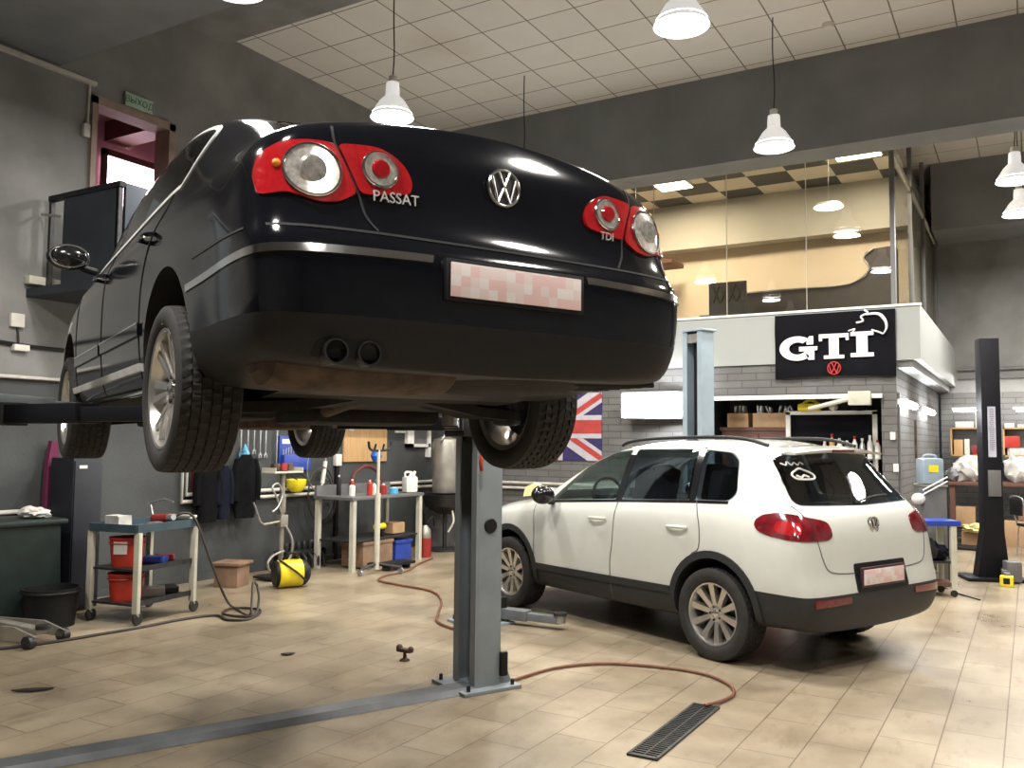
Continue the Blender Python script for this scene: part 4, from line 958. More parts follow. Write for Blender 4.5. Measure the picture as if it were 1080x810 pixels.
# SUV lift
LX2, LY2 = -1.75+2.12*cos(TH), 7.403+2.12*sin(TH)
lift2 = thing('two_post_lift', 'pale grey-blue two-post lift standing either side of the white SUV', 'vehicle lift', (LX2, LY2, 0), TH)
p = empty('post', (.02, -1.36, 0)); p.parent = lift2; sub_parts(p, 1, 2.88, (M['lift_side'], M['lift_side']), .55, False)
b = MB(); b.box((0, .02, 2.80), (.14, .14, .10)); b.build('cable_pulley', M['steel'], p)
p = empty('post', (.0, 1.56, 0), PI); p.parent = lift2; sub_parts(p, -1, 1.2 if False else 2.88, (M['lift_side'], M['lift_side']), .45, False)
lift_arm(lift2, (0, 1.44), (-.64, 1.16), .09, M['beam_grey'], .09, .12); lift_arm(lift2, (0, 1.44), (.62, 1.12), .09, M['beam_grey'], .09, .12)
lift_arm(lift2, (.02, -1.20), (-.55, -1.05), .12, M['lift_grey']); lift_arm(lift2, (.02, -1.20), (.55, -1.05), .12, M['lift_grey'])
# dark lift post at the right
t = thing('lift_post', 'tall black lift post with white notice, standing in front of the shelves', 'vehicle lift', (-.44, 12.42, 0), R(20))
b = MB(); b.bb((-.11, -.10, .02), (.11, .10, 2.97), bev=.006); b.build('column', M['lift_black'], t)
b = MB(); b.prism([(-.11, -.10, .02), (-.20, -.10, .02), (-.11, -.10, .62)], (0, .2, 0)); b.prism([(.11, -.10, .02), (.17, -.10, .02), (.11, -.10, .62)], (0, .2, 0)); b.build('foot', M['lift_black'], t)
b = MB(); b.box((0, 0, .02), (.70, .50, .04), bev=.005); b.build('base_plate', M['lift_black'], t)
b = MB(); b.bb((-.045, -.106, 1.50), (.045, -.100, 2.12)); q = b.build('notice', mat('notice_white', (.46, .46, .54), .5), t)
b = MB()
rd = random.Random(3)
for i in range(22):
    z = 2.09-.024*i; w_ = rd.uniform(.02, .032); b.bb((-w_, -.108, z-.004), (w_, -.106, z+.004))
b.build('notice_text', mat('notice_ink', (.16, .15, .20), .6), t)
b = MB(); b.bb((-.06, -.125, 1.02), (.085, -.10, 1.34), bev=.004); b.build('control_box', M['slate'], t)
b = MB(); b.box((.14, -.24, .14), (.16, .20, .24), bev=.02); b.build('motor_unit', M['slate'], t)
lift_arm(t, (.1, -.12), (-.0, -.5), .12, M['slate'], .07, .09, False)
t = thing('yellow_trolley_jack_pad', 'yellow-framed block at the foot of the black lift post', 'block', (-.28, 11.92, 0))
MB().bb((-.07, -.06, 0), (.07, .06, .12), bev=.01).build('body', M['yellow'], t); MB().bb((-.035, -.063, .03), (.035, .0, .10), bev=.005).build('opening', M['black'], t)

# ================================================================ floor grate and hoses
t = thing('floor_grate', 'black rectangular drain grate set in the tiled floor', 'floor grate', (-1.775, 4.90, 0))
b = MB(); b.bb((-.085, -.52, .0), (-.070, .52, .012)); b.bb((.070, -.52, .0), (.085, .52, .012)); b.bb((-.085, -.53, .0), (.085, -.51, .012)); b.bb((-.085, .51, .0), (.085, .53, .012)); b.build('frame', M['dark_metal'], t)
MB().bb((-.07, -.51, .0), (.07, .51, .003)).build('pit', M['seam'], t)
b = MB()
for i in range(34): b.bb((-.07, -.505+.03*i, .002), (.07, -.493+.03*i, .010))
b.bb((-.004, -.51, .002), (.004, .51, .011)); b.build('grille', M['dark_metal'], t)
b = MB().tube([(-3.08, 5.20, .014), (-2.98, 5.70, .014), (-2.72, 6.02, .014), (-2.32, 6.14, .014), (-2.02, 6.12, .014), (-1.80, 5.96, .014), (-1.70, 5.76, .014), (-1.71, 5.56, .016), (-1.77, 5.38, .02)], .011, 8)
tag(b.build('air_hose', M['hose']), 'reddish brown hose running from the grey column foot to the floor grate', 'hose')
b = MB().tube([(-7.18, 10.06, .014), (-7.0, 9.5, .014), (-6.75, 8.93, .014), (-6.72, 8.45, .014), (-6.55, 8.12, .014), (-6.18, 8.0, .014), (-5.62, 7.86, .014), (-5.2, 7.45, .014), (-4.85, 6.9, .014), (-4.6, 6.55, .014), (-4.2, 6.35, .014)], .012, 8)
tag(b.build('air_hose', M['hose']), 'brown hose snaking over the floor from the work table towards the column', 'hose')
b = MB().tube([(-7.9, 3.2, .014), (-6.9, 3.85, .012), (-6.65, 4.76, .012), (-6.61, 5.4, .012), (-6.50, 5.7, .012), (-6.26, 5.62, .012), (-6.12, 5.75, .012), (-6.35, 6.1, .014), (-6.62, 6.0, .02), (-6.45, 5.75, .02), (-6.18, 5.85, .02), (-6.35, 6.08, .10), (-6.52, 6.22, .20), (-6.45, 6.1, .26), (-6.30, 5.95, .16), (-6.22, 5.85, .02), (-6.55, 6.0, .012), (-6.68, 5.98, .1), (-6.75, 5.85, .45), (-6.85, 5.70, .90), (-6.95, 5.55, .90)], .012, 8)
tag(b.build('tool_hose', M['hose_b']), 'dark hose looping on the floor and climbing to the white-legged cart', 'hose')
t = thing('rusty_bracket', 'small rusty swivel bracket lying alone on the open floor', 'bracket', (-4.05, 5.34, 0))
b = MB(); b.box((0, 0, .075), (.13, .05, .03), bev=.01); b.ball((-.05, 0, .09), .025, 8); b.ball((.055, 0, .088), .022, 8); b.build('head', M['rusty'], t)
MB().lathe([(.04, 0), (.035, .01), (.014, .02), (.012, .07)], 14).build('foot', M['rusty'], t)
for nm, lab, x, y, s in (('dirty_rag', 'torn dark rag lying on the floor at the lower left', -5.58, 3.42, .12), ('leaf_scrap', 'thin dark scrap on the floor between the rag and the bracket', -4.9, 5.0, .05)):
    b = MB(); b.prism([(-s, -.02, .002), (-s*.4, .03, .002), (s*.3, .045, .002), (s, .03, .002), (s*.8, -.01, .002), (0, -.04, .002)], (0, 0, .008)); b.jitter(.004, 5); b.xform(Matrix.Translation((x, y, .004)) @ Matrix.Rotation(R(40), 4, 'Z'))
    tag(b.build(nm, M['hose_b']), lab, 'rag' if 'rag' in nm else 'scrap')

# ================================================================ LEFT CORNER: bins, cart, jack
t = thing('wheelie_bin', 'large dark green bin with white bags on top, at the left edge', 'bin', (-7.92, 4.52, 0), R(-6))
b = MB(); b.prism([(-.24, -.36, .02), (.24, -.36, .02), (.30, -.42, .85), (-.30, -.42, .85)], (0, .78, 0)); b.build('body', M['green_bin'], t)
b = MB(); b.bb((-.33, -.46, .85), (.33, .42, .90), bev=.02); b.build('rim', M['green_bin'], t)
MB().cyl((-.2, -.3, .06), (-.2, .3, .06), .06).build('wheel_axle', M['black'], t)
def bag(name, loc, s, m, lab, cat='bag', seed=1, sc=(1, 1, .6), grp=None):
    b = MB(); bmesh.ops.create_icosphere(b.bm, subdivisions=3, radius=s)
    rd = random.Random(seed); off = [Vector((rd.uniform(-1, 1), rd.uniform(-1, 1), rd.uniform(-1, 1))).normalized() for _ in range(14)]
    for v in b.bm.verts:
        n = v.co.normalized(); k = 1+.16*sum(math.sin(5*n.dot(o)*(1+i*.35)+i) for i, o in enumerate(off))/3
        v.co = Vector((v.co.x*sc[0]*k, v.co.y*sc[1]*k, max(v.co.z*sc[2]*k, -s*sc[2]*.8)))
    b.xform(Matrix.Translation(Vector(loc)+Vector((0, 0, s*sc[2]*.8))))
    o = b.build(name, m, ang=50)
    if lab: tag(o, lab, cat, grp)
    return o
bag('plastic_bag', (-7.90, 4.28, .905), .14, M['bag'], 'crumpled white bag on the green bin, nearest the left edge', seed=2, sc=(1, 1.1, .4))
bag('plastic_bag', (-7.80, 4.72, .905), .12, M['bag'], 'crumpled whitish bag on the green bin beside the dark locker', seed=5, sc=(1, 1, .45))
t = thing('black_basket', 'low round black plastic tub on the floor in front of the green bin', 'tub', (-7.38, 4.66, 0))
MB().lathe([(.001, .0), (.19, 0), (.225, .31), (.24, .31), (.24, .33), (.215, .33), (.18, .02), (.001, .02)], 32).build('body', M['black'], t)
MB().tube([(.24*cos(a), .24*sin(a), .30) for a in [2*PI*i/20 for i in range(20)]], .012, 8, False, True).build('rim', M['black'], t)
M['locker'] = mat('locker_dark_paint', (.009, .010, .016), .5, var=.2)
t = thing('tall_locker', 'tall narrow dark blue locker between the bin and the wall pipes', 'locker', (-7.95, 5.22, 0), R(0))
MB().bb((-.18, -.15, .02), (.18, .15, 1.44), bev=.012).build('body', M['locker'], t)
MB().bb((.18, -.14, .05), (.195, .14, 1.41), bev=.004).build('door', M['locker'], t)
MB().bb((.195, -.10, 1.34), (.20, -.02, 1.37)).build('door_label', M['off_white'], t)
t = thing('hanging_cloth', 'magenta cloth with white ring hanging on the wall beside the tall dark locker', 'cloth', (-8.24, 5.13, .88))
b = MB(); b.prism([(0, -.07, 0), (0, .06, .02), (0, .08, .45), (0, .04, .70), (0, -.03, .72), (0, -.06, .45)], (.05, 0, 0)); b.jitter(.008, 3); b.build('fabric', M['magenta'], t)
MB().tube([(.06, .02+.035*cos(a), .28+.035*sin(a)) for a in [2*PI*i/16 for i in range(16)]], .008, 6, False, True).build('ring', M['white'], t)
# trolley jack at the edge
t = thing('trolley_jack', 'low grey trolley jack on the floor at the lower left edge', 'jack', (-7.0, 4.17, 0), R(10))
for s in (-1, 1):
    b = MB(); b.prism([(-.45, s*.13, .05), (.30, s*.13, .04), (.33, s*.13, .09), (.1, s*.13, .15), (-.45, s*.13, .14)], (0, s*.02, 0)); b.build('side_frame', M['tank'], t)
    MB().cyl((.28, s*.13, .05), (.28, s*.19, .05), .05, n=20).build('wheel', M['dark_metal'], t)
    MB().cyl((-.38, s*.13, .045), (-.38, s*.18, .045), .045, n=20).build('wheel', M['dark_metal'], t)
b = MB(); b.box((-.08, 0, .12), (.62, .10, .05), Matrix.Rotation(R(4), 3, 'Y'), bev=.01); b.build('lift_arm', M['tank'], t)
MB().cyl((.24, 0, .12), (.24, 0, .15), .055).build('saddle', M['dark_metal'], t)
# cart
def cart_leg(b, x, y, z0, z1, w=.035): b.bb((x-w, y-w*.5, z0), (x+w, y+w*.5, z1))
t = thing('tool_cart', 'tool cart with white legs and blue-grey top, holding red buckets', 'cart', (-7.08, 5.35, 0), R(99))
L_, W_ = .37, .27
b = MB(); b.bb((-L_, -W_, .80), (L_, W_, .815)); 
for s in (-1, 1): b.bb((-L_, s*W_-.012, .80), (L_, s*W_+.012, .87)); b.bb((s*L_-.012, -W_, .80), (s*L_+.012, W_, .87))
b.build('top_tray', mat('dark_teal_metal', (.045, .075, .095), .45, .2, var=.2), t)
for z in (.46, .16):
    b = MB(); b.bb((-L_+.02, -W_+.01, z), (L_-.02, W_-.01, z+.02)); b.bb((-L_+.02, -W_, z), (L_-.02, -W_+.012, z+.045)); b.build('shelf', M['dark_metal'], t)
for x, y in ((-L_+.02, -W_), (L_-.02, -W_), (-L_+.02, W_), (L_-.02, W_)):
    q = MB().bb((x-.02, y-.03, .10), (x+.02, y+.03, .80), bev=.004).build('leg', M['cream'], t)
    MB().tube([(x, y-.01, .10), (x+.02, y-.01, .075)], .01, 6).build('caster_fork', M['steel'], q)
    MB().lathe([(.001, -.014), (.05, -.014), (.055, -.006), (.055, .006), (.05, .014), (.001, .014)], 24, 'y', (x+.02, y, .055)).build('caster', M['dark_metal'], q)
b = MB(); b.tube([(L_, -.16, .85), (L_+.12, -.16, .88), (L_+.12, .16, .88), (L_, .16, .85)], .014, 8, False); b.build('push_handle', M['cream'], t)
def on(t, x, y):
    """cart-local point to world"""
    a = t.rotation_euler.z; return (t.location.x+x*cos(a)-y*sin(a), t.location.y+x*sin(a)+y*cos(a))
def bucket(cx, cy, z, r, h, lab, label_patch=False):
    q = thing('bucket', lab, 'bucket', (cx, cy, z))
    MB().lathe([(.001, 0), (r*.86, 0), (r, h), (r*1.05, h), (r*1.05, h-.015), (r*1.02, h-.015), (r*.97, h-.03), (r*.83, .01), (.001, .01)], 32).build('body', M['red'], q)
    MB().tube([(r*1.04*cos(a), r*1.04*sin(a), h*.80) for a in [2*PI*i/20 for i in range(20)]], .006, 6, False, True).build('rim', M['red'], q)
    if label_patch: 
        b = MB(); b.prism([(r*1.01*cos(R(a)), r*1.01*sin(R(a)), h*.45) for a in range(-85, -30, 8)]+[(r*.97*cos(R(a)), r*.97*sin(R(a)), h*.45) for a in range(-37, -92, -8)], (0, 0, h*.42)); b.build('paper_label', M['white'], q)
x, y = on(t, -.18, .02); bucket(x, y, .482, .15, .26, 'upper red plastic bucket with white label on the cart middle shelf', True)
x, y = on(t, -.18, .02); bucket(x, y, .182, .15, .24, 'lower red plastic bucket on the cart bottom shelf')
x, y = on(t, -.20, .12); tag(MB().bb((x-.10, y-.07, .815), (x+.10, y+.07, .93), bev=.01).jitter(.006, 2).build('carton', M['bag']), 'small crumpled white carton on top of the blue-grey cart', 'carton')
t2 = thing('angle_grinder', 'red power tool with grey handle lying on the cart top', 'power tool', (*on(t, .14, -.06), .875))
MB().cyl((-.10, 0, 0), (.10, 0, .02), .045, .035).build('body', M['red2'], t2); MB().tube([(-.12, 0, .02), (-.16, 0, .14), (.04, 0, .19), (.16, 0, .17)], .009, 8, False).build('frame_handle', M['steel'], t2); MB().cyl((.1, 0, .02), (.17, 0, .03), .03).build('gear_head', M['steel'], t2)
for i, (lx, ly, z, sx, sy, sz, mm, nm, lab, cat) in enumerate([(.08, -.06, .48, .10, .08, .06, 'blue', 'blue_box', 'small blue box on the cart middle shelf', 'box'), (.26, .0, .48, .09, .06, .05, 'red2', 'red_case', 'dark red case on the cart middle shelf beside the blue box', 'case'),
        (.10, -.02, .18, .11, .10, .07, 'tank', 'parts_tray', 'grey heap of parts on the cart bottom shelf', 'parts'), (.27, -.05, .18, .08, .10, .06, 'black', 'black_case', 'black lumpy case on the cart bottom shelf end', 'case'), (-.02, -.12, .817, .07, .05, .045, 'steel', 'metal_tray', 'shiny metal tray in the middle of the cart top', 'tray')]):
    x, y = on(t, lx, ly); o = MB().box((0, 0, sz/2), (sx*2, sy*2, sz), bev=.01).jitter(.004, i).build(nm, M[mm]); o.location = (x, y, z+.003); o.rotation_euler.z = R(35+i*9); tag(o, lab, cat)

# ================================================================ LEFT WALL fittings
def wall_box(name, lab, cat, y, z, sy, sz, d, m, x=XL, kids=()):
    o = MB().bb((0, -sy/2, -sz/2), (d, sy/2, sz/2), bev=min(.008, d*.3)).build(name, m); o.location = (x, y, z); tag(o, lab, cat); return o
wall_box('socket_box', 'upper white square socket on the left wall above the pipes', 'socket', 4.76, 2.74, .13, .13, .05, M['off_white'])
wall_box('wall_lamp', 'small white fitting on the left wall just below the socket', 'fitting', 4.80, 2.48, .15, .06, .07, M['off_white'])
wall_box('switch_box', 'small pinkish grey electrical box beside the high doorway', 'switch box', 5.38, 4.78, .07, .14, .05, M['pipe'])
tag(MB().tube([(XL+.015, 5.40, 4.85), (XL+.015, 5.41, 5.27)], .012, 6).build('conduit', M['pipe']), 'short vertical conduit above the small electrical box', 'conduit')
tag(MB().bb((XL, YF, 5.275), (XL+.05, 5.47, 5.315)).build('cable_trunking', M['pipe']), 'long pale cable trunking running high along the left wall', 'trunking')
tag(MB().tube([(XL+.02, 3.6, 2.60), (XL+.02, 4.6, 2.52), (XL+.02, 5.2, 2.50), (XL+.02, 6.3, 2.51)], .02, 6).build('wall_cable', M['cable']), 'thick black cable along the left wall at the paint line', 'cable')
tag(MB().tube([(XL+.02, 4.77, 2.69), (XL+.02, 4.79, 2.52)], .01, 6).build('socket_cable', M['cable']), 'short black cable linking the two fittings on the left wall', 'cable')
def pipes(name, lab, runs, r=.022):
    t = thing(name, lab, 'pipe', (0, 0, 0))
    for P in runs: MB().tube(P, r, 10, False).build('pipe_run', M['pipe'], t)
    return t
pipes('heating_pipe', 'white pipe pair running low along the left wall behind the bins', [[(XL+.05, -3, .93), (XL+.05, 5.60, .93), (XL+.05, 5.60, 2.2)], [(XL+.05, -3, .85), (XL+.05, 5.68, .85), (XL+.05, 5.68, 2.2), (XL+.05, 4.0, 2.2)]])
pipes('heating_pipe', 'white pipe pair along the wrench wall behind the hanging jackets', [[(XL+.05, 6.70, 1.55), (XL+.05, 6.70, .92), (XL+.05, 11.9, .92)], [(XL+.05, 6.76, 1.55), (XL+.05, 6.76, 1.0), (XL+.05, 11.9, 1.0)]])
pipes('heating_pipe', 'white pipe pair low on the brick wall behind the white SUV bonnet', [[(-8.2, YG-.06, 1.0), (-5.6, YG-.06, 1.0)], [(-8.2, YG-.06, .92), (-5.6, YG-.06, .92)]])
# exit sign above the door
t = thing('exit_sign', 'small pale green sign on the wall above the high doorway', 'sign', (XL+.02, 5.98, 5.27))
MB().bb((0, -.17, -.075), (.02, .17, .075), bev=.004).build('board', mat('pale_green_sign', (.38, .50, .40), .5), t)
MT = Matrix(((0, 0, 1, 0), (1, 0, 0, 0), (0, 1, 0, 0), (0, 0, 0, 1)))
text_mesh('ВЫХОД', .095, .002, 'lettering', mat('sign_green', (.10, .22, .14), .6), t, Matrix.Translation((.022, 0, 0)) @ MT)
# door bell beyond
t = thing('wall_bell', 'small round white bell on the wall inside the high doorway', 'bell', (-9.9, 7.02, 5.38)); MB().lathe([(.05, 0), (.05, .03), (.03, .045), (.001, .045)], 20, 'x').build('body', M['off_white'], t); MB().ball((.045, 0, 0), .02, 6).build('knob', M['black'], t)

# wrenches
def wrench(L, loc, lab):
    t = thing('spanner', lab, 'spanner', loc, 0, 'spanners hanging on the wall')
    b = MB(); b.bb((-.006, -.010, .04), (.006, .010, L-.03), bev=.003); b.build('shank', M['steel'], t)
    b = MB()
    for s in (-1, 1): b.prism([(-.008, s*.008, .05), (-.008, s*.028, .02), (-.008, s*.026, -.015), (-.008, s*.014, -.02), (-.008, s*.012, .01), (-.008, 0, .02), (-.008, 0, .05)], (.016, 0, 0))
    b.build('open_jaw', M['steel'], t)
    b = MB(); b.lathe([(.014, -.007), (.026, -.007), (.026, .007), (.014, .007)], 16, 'x', (0, 0, L), closed=True); b.build('ring_end', M['steel'], t)
order = ['nearest the black wheel', 'second from the black wheel', 'third from the black wheel', 'fourth from the black wheel', 'fifth from the black wheel']
for i, (y, z) in enumerate(((7.55, 1.44), (7.66, 1.45), (7.76, 1.47), (7.86, 1.42), (7.95, 1.42))): wrench(.40, (XL+.04, y, z), 'steel spanner hanging on the left wall, '+order[i])
wrench(.62, (XL+.04, 8.14, 1.28), 'longest steel spanner hanging lowest, next to the blue rack')
# blue tool rack
t = thing('blue_tool_rack', 'bright blue wall rack full of small spanners', 'tool rack', (XL, 8.46, 1.22))
MB().bb((.0, -.26, 0), (.03, .26, .46), bev=.006).build('back_panel', M['blue'], t)
MB().bb((.03, -.24, .02), (.10, .24, .22), bev=.006).build('pocket', M['blue'], t)
for i in range(10): MB().bb((.05, -.22+i*.045, .18), (.058, -.205+i*.045, .29+.012*(i % 4)), bev=.002).build('small_spanner', M['steel'], t)
MB().bb((.031, -.22, .36), (.034, .10, .42)).build('rack_label', M['off_white'], t)
# jackets
def jacket(y, z, w, h, mt, lab, seed):
    t = thing('hanging_jacket', lab, 'jacket', (XL+.09, y, z), 0, 'work clothes on the wall')
    b = MB(); rd = random.Random(seed); n = 10
    pro = [(0, .35), (.10, .8), (.3, .9), (.6, .95), (.85, 1.0), (1, .9)]
    rings = []
    for fz, fw in pro:
        rings.append([b.bm.verts.new((.05+.05*sin(a)*(1+.3*sin(3*a+seed)), w/2*fw*cos(a)*(1+.08*rd.uniform(-1, 1)), -h*fz)) for a in [2*PI*i/16 for i in range(16)]])
    for a_, c_ in zip(rings[:-1], rings[1:]):
        for i in range(16): b.bm.faces.new((a_[i], a_[(i+1) % 16], c_[(i+1) % 16], c_[i]))
    b.bm.faces.new(rings[0]); b.bm.faces.new(rings[-1][::-1]); b.build('body', mt, t, ang=60)
    for s in (-1, 1): MB().tube([(.05, s*w*.36, -h*.08), (.06, s*w*.52, -h*.35), (.06, s*w*.50, -h*.72)], .045, 8).build('sleeve', mt, t)
    MB().tube([(-.09, 0, .03), (.04, 0, .04), (.05, 0, .0)], .006, 6).build('hook', M['steel'], t)
jacket(6.98, 1.40, .30, .72, M['black_fabric'], 'black jacket hanging on the wall nearest the car wheel', 1)
jacket(7.55, 1.45, .34, .76, M['black_fabric'], 'wide black jacket hanging below the spanners', 4)
jacket(7.22, 1.32, .18, .62, M['navy'], 'narrow dark garment between the two black jackets', 7)
tag(MB().cyl((XL+.06, 7.60, 1.40), (XL+.06, 7.60, 1.58), .075, .004, n=18).build('funnel', M['light_blue']), 'small light blue cone-shaped funnel above the wide black jacket', 'funnel')
tag(MB().bb((XL+.0, 6.86, 1.02), (XL+.03, 6.98, 1.35), bev=.01).build('wall_sheet', M['maroon']), 'dark red sheet on the wall behind the nearest jacket', 'sheet')

# spot repair station: pole, tray, clamps
t = thing('repair_stand', 'grey pole stand with tool tray and hanging clamps by the wall', 'stand', (-7.62, 7.62, 0))
MB().lathe([(.032, .02), (.032, 1.22), (.04, 1.22), (.04, 1.25), (.001, 1.25)], 20).build('pole', M['tank'], t)
b = MB(); b.bb((-.22, -.22, .02), (.22, .22, .05), bev=.01); b.build('base', M['dark_metal'], t)
b = MB(); b.box((0, 0, 1.25), (.22, .46, .02), bev=.004); b.box((0, .22, 1.28), (.22, .01, .05)); b.box((0, -.22, 1.28), (.22, .01, .05)); b.build('tray', M['cream'], t)
b = MB(); b.box((.0, 0, .68), (.10, .12, .14), bev=.01); b.cyl((.02, 0, .68), (.04, -.34, .66), .014); b.cyl((.0, .0, .78), (.0, .0, .98), .045); b.build('clamp_block', M['tank'], t)
b = MB(); b.tube([(.04, -.30, .66), (.05, -.38, .70), (.05, -.44, .82), (.04, -.48, .92)], .012, 8); b.build('clamp_arm', M['steel'], t)
b = MB(); b.tube([(.05, -.05, .75), (.08, -.16, .95), (.06, -.22, 1.08), (.05, -.12, 1.12), (.06, -.06, 1.0), (.08, -.14, .86), (.07, -.22, .80)], .012, 8); b.build('spare_chains', M['steel'], t)
b = MB(); b.tube([(.05, .02, .62), (.10, .08, .45), (.10, .05, .25), (.06, -.05, .18), (.08, -.22, .12), (.10, -.30, .22), (.08, -.2, .30), (.05, 0, .33)], .014, 8); b.build('air_tube', M['tank'], t)
for i, (dy, mm, nm) in enumerate(((-.12, 'rusty', 'hand_tool'), (0, 'red2', 'grip_tool'), (.10, 'rusty', 'hammer_head'))):
    MB().box((0, dy, 1.31), (.08, .09, .09), bev=.02).jitter(.006, i).build(nm, M[mm], t)
# yellow mask
t = thing('yellow_mask', 'yellow plastic visor hanging beside the pole stand tray', 'mask', (XL+.16, 8.38, 1.06))
b = MB(); b.lathe([(.001, -.10), (.07, -.09), (.12, -.03), (.13, .06), (.12, .07), (.11, -.02), (.06, -.08), (.001, -.09)], 20); b.build('shell', M['yellow'], t)
MB().tube([(.1, -.08, .06), (0, -.1, .12), (-.08, 0, .16), (0, .1, .12), (.1, .08, .06)], .008, 6).build('strap', M['black'], t)
# yellow machine on the floor
t = thing('yellow_spot_welder', 'yellow drum-shaped machine with black end lying on the floor', 'machine', (-7.12, 7.28, .155), R(62))
MB().lathe([(.001, -.17), (.125, -.17), (.15, -.14), (.15, .10), (.14, .12), (.001, .12)], 32, 'x').build('body', M['yellow'], t)
MB().lathe([(.001, .20), (.09, .20), (.135, .16), (.145, .12), (.145, .10), (.001, .10)], 32, 'x').build('end_cap', M['black'], t)
MB().lathe([(.001, -.19), (.13, -.185), (.14, -.165), (.14, -.15), (.001, -.15)], 32, 'x').build('rear_cap', M['black'], t)
b = MB(); b.tube([(-.1, -.02, .155), (-.05, -.06, .22), (.03, -.06, .22), (.08, 0, .155)], .014, 8); b.build('handle', M['black'], t)
b = MB(); b.tube([(-.15, -.06, .16), (-.05, -.15, .08), (.05, -.168, .0), (.12, -.15, -.07)], .012, 8); b.build('cable', M['cable'], t)
# wooden crate
t = thing('wooden_stool_box', 'low worn plywood box on the floor under the jackets', 'box', (-7.72, 6.98, 0), R(20))
MB().bb((-.17, -.17, .24), (.17, .17, .27), bev=.004).build('top', M['plywood'], t); MB().bb((-.14, -.14, 0), (.14, .14, .24), bev=.004).build('body', M['plywood'], t)
# coiled air lines on the wall
t = thing('coiled_hose', 'coiled dark air lines hanging on the wall over the engine block', 'hose', (XL+.06, 8.95, .85))
for i, (r, dy, dz) in enumerate(((.30, 0, .02), (.26, .06, -.05), (.33, -.06, .06))):
    MB().tube([(.03*i, dy+r*.75*cos(a), dz+r*1.1*sin(a)) for a in [2*PI*k/24 for k in range(24)]], .010, 6, False, True).build('coil', M['hose_b'], t)
MB().tube([(.02, -.18, .78), (.04, -.30, .55), (.04, -.30, .3), (.04, -.16, .1)], .009, 6).build('drop_line', M['steel'], t)
t = thing('air_gun', 'white air gun hanging beside the coiled lines', 'air gun', (XL+.10, 8.95, 1.05))
MB().cyl((0, -.02, 0), (0, .03, .30), .028).build('barrel', M['off_white'], t); MB().cyl((0, .03, .30), (0, .03, .36), .012).build('nozzle', M['steel'], t); MB().tube([(0, -.02, 0), (.03, -.08, -.08), (.03, -.02, -.14), (.02, .1, -.1)], .012, 8).build('grip', M['off_white'], t)
wall_box('switch_box', 'white switch box on the left wall beside the tan board', 'switch box', 9.30, 1.36, .12, .16, .06, M['off_white'])
tag(MB().bb((XL, 9.27, .0), (XL+.04, 9.33, 1.28)).build('cable_duct', M['black']), 'dark vertical cable duct below the white switch box', 'duct')
# engine block
t = thing('engine_head', 'black engine head standing on the floor below the coiled lines', 'engine part', (-8.08, 8.42, 0), R(90))
MB().bb((-.34, -.13, .06), (.34, .13, .24), bev=.02).build('block', M['grease'], t)
for i in range(6): MB().lathe([(.04, .24), (.045, .30), (.03, .34), (.001, .34)], 12, 'z', (-.28+.11*i, -.02, 0)).build('valve_cover', M['grease'], t)
for i in range(5): MB().tube([(-.22+.11*i, -.14, .2), (-.22+.11*i, -.2, .14), (-.22+.11*i, -.2, .04)], .022, 8).build('runner', M['grease'], t)
MB().cyl((-.2, -.1, .0), (-.2, .1, .0), .06).xform(Matrix.Translation((0, 0, .06))).build('foot_roller', M['dark_metal'], t)

# tan board, exit sign, window, dark strip, tube lamp
t = thing('tan_board', 'tan wooden board on the dark wall behind the forked stand', 'board', (XL+.002, 9.90, 1.60))
MB().bb((0, -.48, -.27), (.03, .48, .33), bev=.004).build('panel', M['wood'], t)
for dy, dz in ((-.34, .22), (.32, .26)): MB().bb((.03, dy-.05, dz-.05), (.045, dy+.05, dz+.05)).build('paper_note', M['off_white'], t)
t = thing('emergency_exit_sign', 'small white and green running-man exit sign beside the tan board', 'sign', (XL, 10.72, 1.83))
MB().bb((0, -.12, -.075), (.02, .12, .075)).build('board', M['off_white'], t); MB().bb((.02, -.09, -.045), (.024, .09, .05)).build('pictogram', mat('exit_green', (.05, .30, .16), .5), t)
t = thing('glass_cabinet', 'small white-framed cabinet on the wall right of the exit sign', 'cabinet', (XL, 11.15, 1.76))
b = MB(); b.bb((0, -.30, -.22), (.06, -.14, .22)); b.bb((0, -.30, -.22), (.06, .30, -.17)); b.bb((0, .24, -.38), (.06, .31, .30)); b.build('frame', M['white'], t)
MB().bb((0, -.14, -.17), (.03, .24, .2)).build('pane', M['slate'], t)
t = thing('wall_shelf', 'long dark strip on the left wall above the tan board', 'shelf', (XL, 10.3, 1.93)); MB().bb((0, -1.2, 0), (.25, 1.3, .09), bev=.004).build('board', M['black'], t)  # dark strip along the wall below the tube lamp
for dy in (-.9, .9): MB().prism([(.0, dy, 0), (.2, dy, 0), (0, dy, -.12)], (0, .02, 0)).build('bracket', M['black'], t)
t = thing('tube_lamp', 'thin white tube lamp along the left wall above the dark strip', 'tube lamp', (XL+.12, 10.2, 2.07)); MB().bb((-.03, -.75, -.01), (.03, .70, .03), bev=.004).build('housing', M['white'], t); MB().cyl((.035, .45, 0), (.035, .70, 0), .028, n=12).build('lit_tube', TUBE, t)

